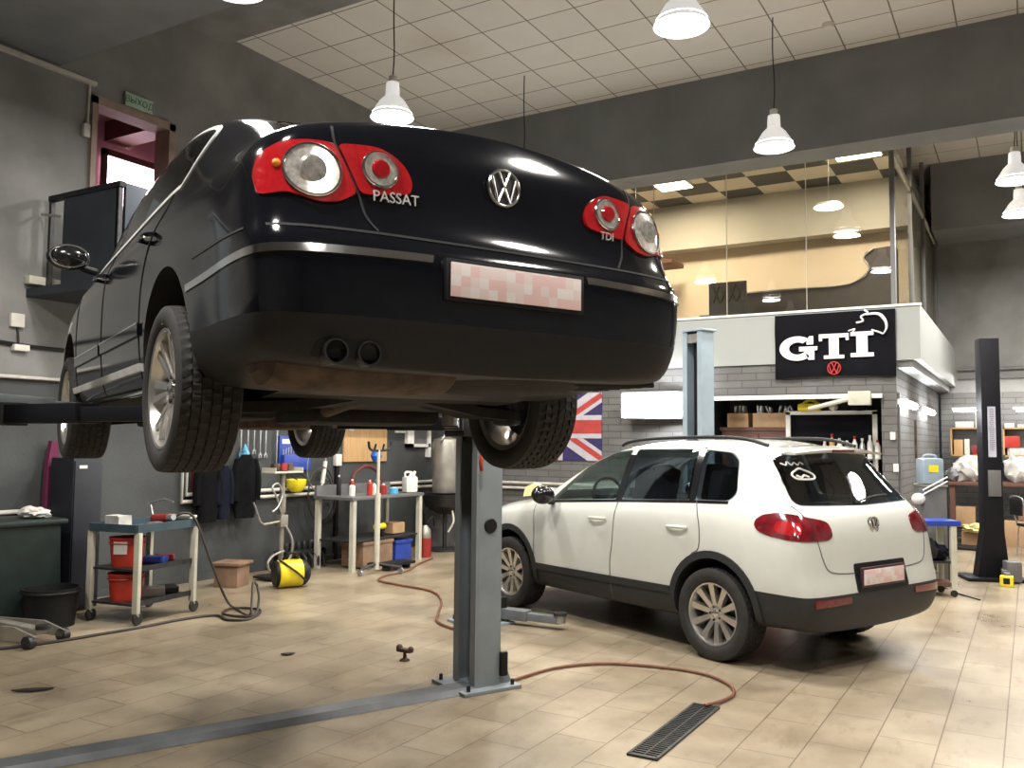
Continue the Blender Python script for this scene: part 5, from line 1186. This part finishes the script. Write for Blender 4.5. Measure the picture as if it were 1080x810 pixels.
# work table and its things
t = thing('work_table', 'cluttered grey work table with white legs by the left wall', 'table', (-7.62, 9.20, 0), 0)
MB().bb((-.32, -.72, .88), (.34, .78, .92), bev=.006).build('top', M['slate'], t)
for x, y in ((-.28, -.66), (.30, -.66), (-.28, .72), (.30, .72)): MB().bb((x-.03, y-.03, 0), (x+.03, y+.03, .88)).build('leg', M['cream'], t)
MB().bb((-.28, -.66, .35), (.30, .72, .37)).build('shelf', M['dark_metal'], t); MB().bb((-.3, -.72, .92), (-.26, .78, 1.05)).build('upstand', M['slate'], t)
t = thing('forked_stand', 'white telescopic stand with black forked head on wheels', 'stand', (-6.98, 8.60, 0))
MB().lathe([(.035, .05), (.035, .98), (.02, .98), (.02, 1.52), (.001, 1.52)], 18).build('pole', M['cream'], t)
b = MB(); b.tube([(.02, -.22, 1.62), (.02, -.20, 1.54), (0, -.10, 1.51), (0, .10, 1.51), (.02, .20, 1.54), (.02, .22, 1.62)], .016, 8); b.tube([(0, -.08, 1.52), (.02, -.08, 1.59)], .012); b.tube([(0, .08, 1.52), (.02, .08, 1.59)], .012); b.build('fork_head', M['black'], t)
for i in range(3):
    a = 2*PI*i/3+.5; lg = MB().tube([(.03*cos(a), .03*sin(a), .12), (.30*cos(a), .30*sin(a), .08)], .018, 8).build('leg', M['dark_metal'], t)
    MB().lathe([(.001, -.014), (.038, -.012), (.038, .012), (.001, .014)], 18, 'y', (.30*cos(a), .30*sin(a), .038)).build('caster', M['steel'], lg)
def jug(loc, lab):
    t = thing('jerrycan', lab, 'jerrycan', loc, R(65))
    b = MB(); b.bb((-.09, -.075, 0), (.09, .075, .22), bev=.03); b.lathe([(.06, .2), (.03, .27), (.001, .275)], 16, 'z', (.03, 0, 0)); b.build('body', M['off_white'], t)
    MB().tube([(-.07, 0, .20), (-.07, 0, .275), (.03, 0, .275)], .014, 8).build('handle', M['off_white'], t); MB().cyl((.06, 0, .24), (.075, 0, .29), .02).build('cap', M['white'], t)
jug((-7.38, 9.78, .925), 'white jerrycan on the right end of the work table')
tag(MB().lathe([(.001, 0), (.05, .02), (.08, .09), (.06, .15), (.001, .17)], 20).build('blue_ball', M['blue2'], loc=(-7.85, 9.62, 1.33)), 'bright blue round cap hung above the work table', 'cap')
tag(MB().tube([(0, -.30, 0), (0, -.28, .22), (0, -.10, .34), (0, .10, .34), (0, .28, .22), (0, .30, 0)], .025, 8).build('red_arch', M['maroon'], loc=(-7.85, 9.42, .925)), 'dark red hoop standing at the back of the work table', 'hoop')

tab = [(-7.50, 8.72, .16, .04, 'white', 'spray_can', 'white spray can at the near end of the work table'), (-7.40, 8.95, .20, .035, 'red', 'spray_can', 'red spray can near the forked stand pole'), (-7.45, 9.10, .15, .04, 'off_white', 'paint_tin', 'pale tin beside the red spray can'),
       (-7.42, 9.25, .14, .05, 'red2', 'oil_tin', 'dark red tin at the middle of the work table'), (-7.60, 9.35, .22, .04, 'steel', 'metal_flask', 'tall silver flask at the back of the work table'), (-7.40, 9.45, .09, .06, 'light_blue', 'blue_cup', 'pale blue cup in front of the white jerrycan'), (-7.75, 8.75, .26, .03, 'black', 'black_bottle', 'tall thin black bottle at the near back corner'), (-7.70, 8.95, .20, .04, 'red2', 'dark_bottle', 'dark red bottle at the near back of the table')]
for x, y, h_, r, mm, nm, lab in tab:
    t = thing(nm, lab, nm.split('_')[-1], (x, y, .922)); MB().lathe([(.001, 0), (r, 0), (r, h_*.78), (r*.5, h_*.88), (r*.45, h_*.9), (.001, h_*.9)], 18).build('body', M[mm], t); MB().cyl((0, 0, h_*.88), (0, 0, h_), r*.4, n=14).build('cap', M['white'] if mm != 'white' else M['red'], t)
t = thing('plywood_crate', 'orange-brown wooden crate on the floor beneath the work table', 'crate', (-7.50, 9.05, 0)); MB().bb((-.18, -.30, .02), (.18, .30, .33), bev=.006).build('body', M['wood'] if False else M['plywood'], t); MB().bb((-.19, -.31, .30), (.19, .31, .34)).build('lid', M['plywood'], t)
t = thing('blue_crate', 'dark blue crate beneath the far end of the work table', 'crate', (-7.48, 9.60, 0)); MB().bb((-.15, -.17, .03), (.15, .17, .28), bev=.01).build('body', M['blue'], t); MB().bb((-.165, -.185, .26), (.165, .185, .30), bev=.006).build('rim', M['blue'], t)
t = thing('carton', 'small tan carton on top of the dark blue crate', 'carton', (-7.52, 9.60, .385)); MB().bb((-.10, -.13, 0), (.10, .13, .14)).build('body', M['cardboard'], t)
t = thing('yellow_drill', 'yellow power drill on the table lower shelf', 'drill', (-7.42, 9.20, .375)); MB().cyl((0, -.10, .13), (0, .08, .13), .04).build('body', M['yellow'], t); MB().bb((-.02, .02, 0), (.02, .07, .13)).build('grip', M['black'], t)
t = thing('black_floor_base', 'low black wheeled base in front of the wooden crate', 'trolley', (-7.0, 9.02, 0)); MB().bb((-.12, -.25, .06), (.12, .25, .10), bev=.01).build('deck', M['black'], t)
for y in (-.2, .2): MB().cyl((-.05, y, .032), (.05, y, .032), .03).build('caster', M['dark_metal'], t)
t = thing('extinguisher', 'red-bottomed canister on the floor right of the work table', 'canister', (-7.42, 10.20, 0)); MB().lathe([(.001, 0), (.09, 0), (.095, .05), (.095, .27), (.001, .27)], 24).build('body', M['red2'], t); MB().lathe([(.09, .27), (.085, .38), (.04, .44), (.001, .45)], 24).build('top', M['tank'], t); MB().tube([(0, 0, .44), (.04, .03, .52), (.06, .12, .55), (.03, .18, .42)], .01).build('spout', M['black'], t)
t = thing('sink_drainer', 'tall cylindrical metal tank over a round black basin', 'tank', (-7.62, 10.98, 0))
MB().lathe([(.001, .86), (.19, .86), (.2, .9), (.2, 1.60), (.18, 1.66), (.05, 1.70), (.001, 1.70)], 32).build('tank', M['tank'], t)
MB().lathe([(.12, .55), (.30, .66), (.36, .84), (.33, .84), (.27, .68), (.001, .6)], 32).build('basin', M['grease'], t); MB().cyl((0, 0, .02), (0, 0, .58), .03).build('stem', M['dark_metal'], t)
MB().lathe([(.001, .0), (.25, .0), (.25, .03), (.001, .04)], 24).build('base', M['dark_metal'], t); MB().tube([(.2, -.1, .60), (.26, -.15, .45), (.2, -.2, .3)], .015).build('drain_hose', M['cream'], t)
t = thing('grey_drum', 'dark grey drum on the floor behind the grey lift column', 'drum', (-8.02, 11.42, 0)); MB().lathe([(.001, 0), (.22, 0), (.23, .03), (.23, .28), (.235, .30), (.23, .32), (.23, .52), (.18, .58), (.001, .58)], 28).build('body', M['slate'], t); MB().cyl((0, 0, .58), (0, 0, .62), .03).build('cap', M['black'], t)
b = MB(); b.box((0, 0, 0), (.12, .10, .16), bev=.02); b.tube([(0, 0, .05), (0, .05, .25), (.03, 0, .4)], .02); b.tube([(0, -.02, -.05), (0, -.14, -.18), (0, -.22, -.22)], .012); b.jitter(.006, 3); o = b.build('hook_bracket', M['steel'], loc=(-7.55, 10.95, 1.86)); tag(o, 'tangled steel clamp hanging above the metal tank', 'clamp')

# ================================================================ BACK WALL: flag, floodlight, banner, alcove
def flag(name, lab, x0, x1, z0, z1, y):
    t = thing(name, lab, 'flag', (x0, y, z0)); w_, h_ = x1-x0, z1-z0
    MB().bb((0, -.006, 0), (w_, .0, h_)).build('cloth', M['flag_blue'], t)
    def band(a, b_, wd, m, y_, nm):
        a, b_ = Vector((a[0], 0, a[1])), Vector((b_[0], 0, b_[1])); d = (b_-a).normalized(); n = Vector((-d.z, 0, d.x))*wd/2
        m_ = MB(); m_.prism([a+n, b_+n, b_-n, a-n], (0, -y_, 0))
        for co, no in (((0, 0, 0), (1, 0, 0)), ((w_, 0, 0), (-1, 0, 0)), ((0, 0, 0), (0, 0, 1)), ((0, 0, h_), (0, 0, -1))):
            bmesh.ops.bisect_plane(m_.bm, geom=m_.bm.verts[:]+m_.bm.edges[:]+m_.bm.faces[:], plane_co=co, plane_no=no, clear_inner=True)
        m_.build(nm, m, t)
    k = h_
    band((0, 0), (w_, h_), .24*k, M['flag_white'], .008, 'white_saltire'); band((0, h_), (w_, 0), .24*k, M['flag_white'], .009, 'white_saltire')
    band((0, -.03*k), (w_, h_-.03*k), .08*k, M['flag_red'], .011, 'red_saltire'); band((0, h_+.03*k), (w_, .03*k), .08*k, M['flag_red'], .012, 'red_saltire')
    band((-.1, h_/2), (w_+.1, h_/2), .34*k, M['flag_white'], .014, 'white_cross'); band((w_/2, -.1), (w_/2, h_+.1), .34*k, M['flag_white'], .015, 'white_cross')
    band((-.1, h_/2), (w_+.1, h_/2), .20*k, M['flag_red'], .017, 'red_cross'); band((w_/2, -.1), (w_/2, h_+.1), .20*k, M['flag_red'], .018, 'red_cross')
flag('union_flag', 'red, white and blue crossed flag on the brick wall above the SUV bonnet', -7.15, -5.50, 1.36, 2.38, YG-.01)
t = thing('floodlight', 'blazing white floodlight on the brick wall above the white SUV roof', 'floodlight', (-4.62, 11.75, 2.17), R(8))
MB().bb((-.46, .0, -.20), (.46, .12, .20), bev=.03).build('housing', M['slate'], t); MB().bb((-.43, -.02, -.17), (.43, .0, .17), bev=.008).build('lit_panel', FLOOD, t); MB().bb((-.05, .12, -.04), (.05, .25, .04)).build('bracket', M['dark_metal'], t)
area('flood_light', (-4.62, 11.68, 2.17), .8, .3, 130, (.9, .94, 1), (R(90), 0, 0), 150)
# banner with large lettering
t = thing('banner', 'black cloth banner with white GTI letters and red round emblem on the fascia', 'banner', (-2.93, YG-.06, 2.50))
BW, BH = 1.50, .86
b = MB(); n1, n2 = 36, 20; vs = [[b.bm.verts.new((BW*i/n1, .012*sin(i*.9+j*.35)*(1-j/n2)-.01*sin(j*.5), BH*j/n2+(.03*sin(PI*i/n1)*(1-j/n2) if True else 0))) for j in range(n2+1)] for i in range(n1+1)]
for i in range(n1):
    for j in range(n2): b.bm.faces.new((vs[i][j], vs[i+1][j], vs[i+1][j+1], vs[i][j+1]))
g = bmesh.ops.extrude_face_region(b.bm, geom=b.bm.faces[:]); bmesh.ops.translate(b.bm, vec=(0, .006, 0), verts=[e for e in g['geom'] if isinstance(e, bmesh.types.BMVert)])
b.build('cloth', M['banner'], t, ang=60)
def letter(polys, ox, oz, s, nm):
    m_ = MB()
    for p_ in polys: m_.prism([(ox+x*s, -.030, oz+z*s) for x, z in p_], (0, .012, 0))
    m_.build(nm, M['banner_white'], t)
S = .325; Z0 = .24; tilt = .0
def arcp(cx, cz, r, a0, a1, n=14): return [(cx+r*cos(R(a0+(a1-a0)*i/n)), cz+r*sin(R(a0+(a1-a0)*i/n))*.5/.5) for i in range(n+1)]
G = [[(.70*cos(R(a))+.72, .5+.50*sin(R(a))) for a in range(46, 325, 9)]+[(.34*cos(R(a))+.74, .5+.25*sin(R(a))) for a in range(324, 45, -9)],
     [(.80, .38), (.80, .56), (1.52, .56), (1.52, .40), (1.40, .40), (1.40, .02), (1.16, .02), (1.02, .38)], [(1.10, .64), (1.10, .80), (1.20, .98), (1.36, .98), (1.36, .64)]]
T_ = [[(0, .72), (0, 1), (1.14, 1), (1.14, .72), (1.02, .72), (1.02, .84), (.76, .84), (.76, .14), (.96, .14), (.96, 0), (.18, 0), (.18, .14), (.38, .14), (.38, .84), (.12, .84), (.12, .72)]]
I_ = [[(0, .84), (0, 1), (.86, 1), (.86, .84), (.64, .84), (.64, .16), (.86, .16), (.86, 0), (0, 0), (0, .16), (.22, .16), (.22, .84)]]
letter(G, .06, Z0+.00, S*1.0, 'letter_g'); letter(T_, .575, Z0+.01, S, 'letter_t'); letter(I_, .965, Z0+.02, S, 'letter_i')
vw_ring('round_emblem', .08, t, Matrix.Translation((.76, -.035, .125)) @ Matrix(((1, 0, 0, 0), (0, 0, -1, 0), (0, 1, 0, 0), (0, 0, 0, 1))), M['banner_red'])
b = MB(); b.tube([(1.16, -.03, .80), (1.30, -.03, .80), (1.38, -.03, .72), (1.40, -.03, .62), (1.36, -.03, .54)], lambda f: .022*(1-abs(f-.4))*1.0, 8); b.build('animal_back', M['banner_white'], t)
b = MB(); b.tube([(1.04, -.03, .70), (1.12, -.03, .72), (1.10, -.03, .78), (1.18, -.03, .82), (1.14, -.03, .86)], .013, 8); b.tube([(.94, -.03, .60), (1.02, -.03, .62), (.97, -.03, .56)], .010, 8); b.tube([(1.36, -.03, .54), (1.30, -.03, .57), (1.22, -.03, .60)], .012, 8); b.build('animal_outline', M['banner_white'], t)
# alcove frame and contents
t = thing('shutter_rail', 'white horizontal shutter rail across the top of the alcove', 'rail', (-3.85, YG-.02, 2.26))
MB().bb((0, -.05, -.03), (2.25, .0, .03), bev=.006).build('rail', M['white'], t); MB().bb((-.03, -.07, -.07), (.04, .01, .07), bev=.006).build('end_box', M['white'], t)
MB().bb((1.85, -.12, -.12), (2.12, .0, .06), bev=.01).build('motor_box', M['cream'], t)
MB().tube([(1.35, -.03, -.16), (1.85, -.06, -.04)], .03, 8, False).build('brace', M['cream'], t)
t = thing('brown_cabinet', 'dark red-brown cabinet in the alcove carrying paper boxes', 'cabinet', (-3.22, 12.7, 0))
MB().bb((-.62, -.2, .02), (.45, .3, 1.82), bev=.006).build('body', M['brown'], t); MB().bb((-.64, -.22, 1.82), (.47, .32, 1.87)).build('top', M['brown'], t)
MB().bb((-.6, -.215, .1), (-.09, -.2, 1.78)).build('door', M['brown'], t); MB().bb((-.07, -.215, .1), (.43, -.2, 1.78)).build('door', M['brown'], t)
for i, (x, lab) in enumerate(((-3.60, 'cardboard box of papers on the brown cabinet, nearest the lift post'), (-3.22, 'cardboard box of papers in the middle of the brown cabinet'), (-2.95, 'cardboard box of papers on the brown cabinet beside the white rack'))):
    t = thing('paper_box', lab, 'box', (x, 12.62, 1.872), R(3*i), 'boxes of papers'); w_ = (.15, .17, .15)[i]
    MB().bb((-w_, -.14, 0), (w_, .14, .20)).build('body', M['cardboard'], t)
    b = MB(); rd = random.Random(i)
    for k in range(5): b.box((rd.uniform(-w_*.7, w_*.7), 0, .22), (.012, .2, .12+rd.uniform(0, .07)), Matrix.Rotation(R(rd.uniform(-30, 30)), 3, 'Y'))
    b.build('papers', M['white'], t)
t = thing('display_rack', 'white-framed black rack in the alcove stacked with bottles', 'rack', (-2.32, 12.45, 0))
for x in (-.56, .56): MB().bb((x-.03, -.04, 0), (x+.03, .02, 2.08)).build('post', M['white'], t)
MB().bb((-.59, -.04, 2.04), (.59, .02, 2.09)).build('top_rail', M['white'], t); MB().bb((-.53, .0, .1), (.53, .02, 2.04)).build('back_panel', M['banner'], t)
MB().bb((-.53, -.26, 1.43), (.53, 0, 1.45)).build('shelf', M['slate'], t)
MB().bb((.66, -.10, 0), (.70, -.05, 2.12)).build('side_post', M['white'], t)
rd = random.Random(11)
cols_ = ['off_white', 'wood', 'off_white', 'slate', 'white', 'steel', 'white', 'off_white']
words = ['pale bottle', 'tan bottle', 'white bottle', 'grey bottle', 'white tin', 'silver tin', 'white flask', 'cream flask']
for i in range(8):
    hh = (.24, .33, .27, .24, .30, .27, .31, .25)[i]; x = -2.38+.095*i
    t = thing('bottle', words[i]+' on the display rack shelf'+(', nearest the SUV roof' if i == 0 else ', by the white side post' if i == 7 else ', '+['second', 'third', 'fourth', 'fifth', 'sixth', 'seventh'][i-1]+' along from the roof spoiler'), 'bottle', (x, 12.32, 1.452), 0, 'bottles on the rack shelf')
    MB().lathe([(.001, 0), (.035, 0), (.036, hh*.65), (.016, hh*.82), (.016, hh*.88), (.001, hh*.88)], 14).build('body', M[cols_[i]], t); MB().cyl((0, 0, hh*.86), (0, 0, hh), .018, n=12).build('cap', M['red2'] if i % 3 == 1 else M['white'], t)
t = thing('yellow_sander', 'yellow machine lying on top of the white-framed rack', 'machine', (-2.58, 12.42, 2.09)); MB().bb((-.16, -.08, 0), (.14, .08, .10), bev=.03).build('body', M['yellow'], t); MB().tube([(-.12, 0, .08), (0, 0, .15), (.12, 0, .09)], .02).build('handle', M['yellow'], t)
o = MB().ball((0, 0, .05), .06, 10, (1, 1, .8)).build('white_dome', M['off_white'], loc=(-2.28, 12.42, 2.09)); tag(o, 'small white dome on top of the rack beside the yellow machine', 'dome')
o = MB().ball((0, 0, .05), .10, 10, (1.1, 1, .55)).build('hat', M['navy'], loc=(-1.95, 12.42, 2.09)); tag(o, 'dark hat on top of the rack below the shutter motor', 'hat')
for k, (z, lab) in enumerate(((1.75, 'upper white junction box on the brick corner'), (1.35, 'lower white junction box on the brick corner'))):
    o = MB().bb((-.03, -.03, -.05), (.03, 0, .05), bev=.004).build('junction_box', M['off_white'], loc=(XC-.05 if k == 0 else XC-.02, YG-.002, z)); tag(o, lab, 'junction box')
tag(MB().bb((XC+.0, 12.05, .1), (XC+.03, 12.09, 2.3)).build('cable_duct', M['slate']), 'grey cable duct down the brick side wall corner', 'duct')
tag(MB().bb((XC+.0, 13.9, 1.45), (XC+.03, 13.97, 2.0)).build('wall_gauge', M['rusty']), 'short reddish vertical strip gauge on the brick side wall', 'gauge')
# side tube lamps
for y, lab in ((12.65, 'bright tube lamp on the brick side wall, nearer the corner'), (15.2, 'bright tube lamp on the brick side wall, farther from the corner')):
    t = thing('tube_lamp', lab, 'tube lamp', (XC+.06, y, 2.17)); MB().bb((-.06, -.62, -.02), (-.01, .62, .05)).build('housing', M['white'], t); MB().cyl((.02, -.6, 0), (.02, .6, 0), .045, n=14).build('lit_tube', TUBE, t)
    area('tube_light', (XC+.16, y, 2.15), .12, 1.2, 9, (.97, .98, 1), (0, R(-60), 0))
# water canister stand, cart
t = thing('grey_pedestal', 'slim grey pedestal cabinet carrying the blue water canister', 'cabinet', (-1.02, 11.35, 0), R(30)); MB().bb((-.13, -.13, .02), (.13, .13, 1.16), bev=.006).build('body', M['slate'], t); MB().bb((-.14, -.14, 1.16), (.14, .14, 1.185)).build('top', M['tank'], t); MB().bb((.13, -.1, .02), (.16, .1, 1.3)).build('side_rail', M['dark_metal'], t)
t = thing('water_canister', 'translucent blue canister with yellow label on the grey pedestal', 'canister', (-1.02, 11.35, 1.187), R(30)); MB().bb((-.12, -.11, 0), (.12, .11, .30), bev=.035).build('body', M['canister'], t); MB().bb((-.06, -.114, .14), (.05, -.108, .22)).build('paper_label', M['yellow'], t); MB().tube([(-.07, 0, .28), (-.06, 0, .33), (.06, 0, .33), (.07, 0, .28)], .015).build('handle', M['canister'], t)
t = thing('blue_tray_cart', 'work cart with bright blue tray and white leg beside the SUV tail', 'cart', (-1.0, 10.78, 0), R(30))
MB().bb((-.30, -.18, .76), (.28, .18, .82), bev=.012).build('tray', M['blue'], t); MB().bb((-.28, -.16, .12), (.24, .16, .15)).build('shelf', M['brown'], t); MB().bb((-.28, -.16, .36), (.24, .16, .38)).build('shelf', M['dark_metal'], t)
for x, y in ((-.26, -.15), (.20, -.15), (-.26, .15), (.20, .15)):
    q = MB().bb((x-.032, y-.02, .08), (x+.032, y+.02, .76)).build('leg', M['cream'], t); MB().lathe([(.001, -.012), (.036, -.012), (.036, .012), (.001, .012)], 16, 'y', (x, y, .036)).build('caster', M['dark_metal'], q)
for i, (lx, z, s, mm, nm, lab) in enumerate([(-.10, .38, .17, 'grease', 'oily_part', 'dark oily engine part on the blue-tray cart upper shelf'), (.08, .38, .11, 'navy', 'blue_part', 'dark blue lump beside the oily part on the cart'), (-.05, .15, .11, 'tank', 'metal_pot', 'round metal pot on the blue-tray cart bottom shelf')]):
    x, y = on(t, lx, -.02); bag(nm, (x, y, z), s, M[mm], lab, nm.split('_')[-1], seed=i+20, sc=(1, 1, .9))
t = thing('tow_bar', 'white double-rod handle with round head behind the SUV tail corner', 'handle', (-1.04, 11.17, 1.09), 0)
for dz in (0, .05): MB().cyl((-.04, 0, dz-.02), (.22, 0, .14+dz), .009).build('rod', M['white'], t)
MB().ball((-.09, 0, -.07), .075, 10, (1, .8, .9)).build('head', M['off_white'], t)
# shelves and bench at the back right
def shelf_unit(x0, x1, lab):
    t = thing('wall_shelf', lab, 'shelf', (x0, 17.25, 1.46)); w_ = x1-x0
    for nm, a, c in (('bottom_board', (0, -.14, 0), (w_, .14, .025)), ('top_board', (0, -.14, .47), (w_, .14, .495)), ('side_board', (0, -.14, 0), (.025, .14, .495)), ('side_board', (w_-.025, -.14, 0), (w_, .14, .495)), ('back_board', (0, .13, 0), (w_, .14, .495))):
        MB().bb(a, c).build(nm, M['wood'] if nm != 'back_board' else M['slate'], t)
shelf_unit(-1.20, -.66, 'light wood wall shelf left of the black lift post'); shelf_unit(-.40, .95, 'light wood wall shelf right of the black lift post')
items = [(-1.08, 1.486, .07, .08, .26, 'wood', 'wooden box', 'left shelf corner'), (-.95, 1.486, .04, .05, .27, 'off_white', 'white carton', 'left shelf beside the wooden box'), (-.84, 1.486, .04, .04, .16, 'red2', 'dark red tin', 'left shelf middle'), (-.75, 1.486, .04, .04, .20, 'off_white', 'pale jar', 'left shelf right end'),
         (-.98, 1.957, .14, .09, .10, 'white', 'white flat box', 'top of the left shelf'), (-.76, 1.957, .05, .08, .26, 'white', 'white upright box', 'top of the left shelf by the post'), (-.30, 1.957, .07, .07, .07, 'off_white', 'small pale box', 'top of the right shelf by the post'), (-.12, 1.957, .06, .07, .05, 'cream', 'small cream box', 'top of the right shelf, second from the post'), (.08, 1.957, .08, .07, .22, 'white', 'tall white box', 'top of the right shelf at the picture edge'),
         (-.27, 1.64, .12, .10, .20, 'red', 'orange red box', 'right shelf above the white cartons'), (-.14, 1.486, .17, .10, .12, 'bag', 'crumpled white carton', 'right shelf lower left'), (.08, 1.60, .12, .10, .18, 'off_white', 'pale stacked carton', 'right shelf at the picture edge'), (-.30, 1.486, .04, .05, .12, 'bag', 'small white packet', 'right shelf beside the post')]
for i, (x, z, sx, sy, h_, mm, nm, where) in enumerate(items):
    if nm == 'orange red box': z = 1.61
    if nm == 'pale stacked carton': z = 1.486
    o = MB().bb((-sx, -sy, 0), (sx, sy, h_), bev=.006).build(nm.replace(' ', '_'), M[mm], loc=(x, 17.22, z)); tag(o, nm+' on the '+where, 'box' if 'box' in nm else nm.split()[-1])
for x, lab in ((-.95, 'tube lamp over the left wall shelf'), (.3, 'tube lamp over the right wall shelf')):
    t = thing('tube_lamp', lab, 'tube lamp', (x, 17.6, 2.28)); MB().bb((-.55 if x > 0 else -.25, -.03, 0), (.55 if x > 0 else .22, .03, .04)).build('housing', M['white'], t); MB().cyl((-.5 if x > 0 else -.22, -.01, -.015), (.5 if x > 0 else .2, -.01, -.015), .018).build('lit_tube', TUBE, t)
area('shelf_light', (-.2, 17.3, 2.9), 1.6, .3, 40, (1, .97, .93))
t = thing('workbench', 'long dark wooden workbench below the wall shelves', 'workbench', (.1, 16.9, 0))
MB().bb((-1.3, -.40, .98), (1.6, .45, 1.04), bev=.006).build('top', M['brown'], t)
for x in (-1.25, .1, 1.5): MB().bb((x-.04, -.36, 0), (x+.04, -.28, .98)).build('leg', M['brown'], t)
MB().bb((-1.28, -.2, .25), (1.55, .4, .28)).build('lower_shelf', M['brown'], t)
MB().bb((-1.3, .44, 1.04), (1.6, .47, 1.35)).build('upstand', M['black'], t)
bag('bag_heap', (-.92, 16.85, 1.04), .26, M['bag'], 'big crumpled pale bag on the workbench left of the black post', seed=9, sc=(1, .7, .85))
bag('bag_heap', (-.16, 16.8, 1.04), .22, M['bag'], 'crumpled white bag on the workbench right of the black post', seed=12, sc=(1, .8, 1.1))
bag('dark_sack', (.16, 16.8, 1.04), .26, M['black_fabric'], 'dark sack on the workbench at the right edge', seed=15, sc=(1, .8, 1.2))
bag('dark_sack', (-1.15, 16.65, 1.04), .10, M['slate'], 'small dark bundle at the bench end by the canister', seed=17, sc=(1, .8, 1.2))
for x, y, z, sx, sz, mm, nm, lab in ((-.98, 16.75, .281, .16, .34, 'cardboard', 'carton', 'upright cardboard carton under the workbench, left of the post'), (-.72, 16.5, .0, .30, .22, 'cardboard', 'carton', 'wide flat cardboard carton on the floor in front of the workbench'), (-.05, 16.7, .0, .35, .42, 'cardboard', 'carton', 'cardboard carton on the floor right of the black post'), (.0, 16.75, .43, .2, .22, 'plywood', 'carton', 'brown carton stacked under the bench right of the post')):
    o = MB().bb((-sx, -.12, 0), (sx, .12, sz), bev=.005).build(nm, M[mm], loc=(x, y, z)); tag(o, lab, 'carton')
bag('yellow_cloth', (-.80, 16.35, .225), .16, mat('pale_yellow_cloth', (.75, .70, .30), .8), 'crumpled pale yellow cloth on the flat carton', 'cloth', seed=31, sc=(1.2, .8, .5))
o = MB().bb((-.3, -.25, 0), (.35, .25, .04), bev=.01).build('dark_mat', M['black'], loc=(-.95, 15.9, 0)); tag(o, 'low dark pallet on the floor in front of the workbench', 'pallet')
t = thing('metal_chair', 'metal-framed chair at the right edge beyond the black post', 'chair', (.05, 15.2, 0), R(25))
MB().tube([(-.2, -.2, 0), (-.16, -.2, .45), (.2, -.2, .46), (.22, -.2, 0)], .012, 8, False).build('leg_frame', M['steel'], t); MB().tube([(-.2, .2, 0), (-.16, .2, .45), (.2, .2, .46), (.22, .2, 0)], .012, 8, False).build('leg_frame', M['steel'], t)
MB().bb((-.2, -.2, .45), (.2, .2, .49), bev=.015).build('seat', M['black'], t); b = MB(); b.tube([(-.18, -.2, .47), (-.26, -.2, .75), (-.28, -.16, .88), (-.28, .16, .88), (-.26, .2, .75), (-.18, .2, .47)], .012); b.build('back_frame', M['steel'], t); MB().bb((-.30, -.18, .62), (-.27, .18, .86), bev=.01).build('backrest', M['black'], t)
t = thing('thin_rod', 'thin dark rod lying on the floor beside the blue-tray cart', 'rod', (-.75, 11.0, .008)); MB().cyl((0, 0, 0), (.25, -.35, 0), .007).build('rod', M['dark_metal'], t)
t = thing('wall_conduit', 'dark conduit along the top of the back brick wall', 'conduit', (-1.1, YB-.04, 3.02)); MB().cyl((0, 0, 0), (4, 0, 0), .03).build('pipe', M['slate'], t); MB().cyl((0, 0, -.16), (4, 0, -.16), .02).build('pipe', M['slate'], t)
for x, y, lab in ((-4.2, 8.0, 'round smoke detector on the tiled ceiling over the black car boot'), (-1.9, 10.4, 'round smoke detector on the tiled ceiling near the far beam')):
    t = thing('smoke_detector', lab, 'smoke detector', (x, y, ZC)); MB().lathe([(.001, -.05), (.05, -.05), (.07, -.02), (.07, 0)], 20).build('body', M['off_white'], t)
# ---------------------------------------------------------------- world, camera
w = bpy.data.worlds.new('world'); bpy.context.scene.world = w; w.use_nodes = True
w.node_tree.nodes['Background'].inputs[0].default_value = (.5, .55, .6, 1); w.node_tree.nodes['Background'].inputs[1].default_value = .05
cam = bpy.data.cameras.new('camera'); co = bpy.data.objects.new('camera', cam); C.objects.link(co)
cam.sensor_width = 36; cam.lens = 927.083*36/1080; cam.clip_start = .05
Rv = Vector((0.86183659, 0.50710093, 0.00929158)); Uv = Vector((0.02562927, -0.06183972, 0.99775698)); Fv = Vector((-0.50653808, 0.85966534, 0.06629236))
m = Matrix.Identity(4)
for i in range(3): m[i][0] = Rv[i]; m[i][1] = Uv[i]; m[i][2] = -Fv[i]
m[2][3] = 1.625
co.matrix_world = m
sc = bpy.context.scene; sc.camera = co
sc.view_settings.view_transform = 'Standard'; sc.view_settings.look = 'None'; sc.view_settings.gamma = 1; sc.view_settings.use_curve_mapping = False
sc.view_settings.exposure = 0.0
sc.cycles.max_bounces = 8; sc.cycles.transparent_max_bounces = 24; sc.cycles.sample_clamp_indirect = 6; sc.cycles.use_denoising = True
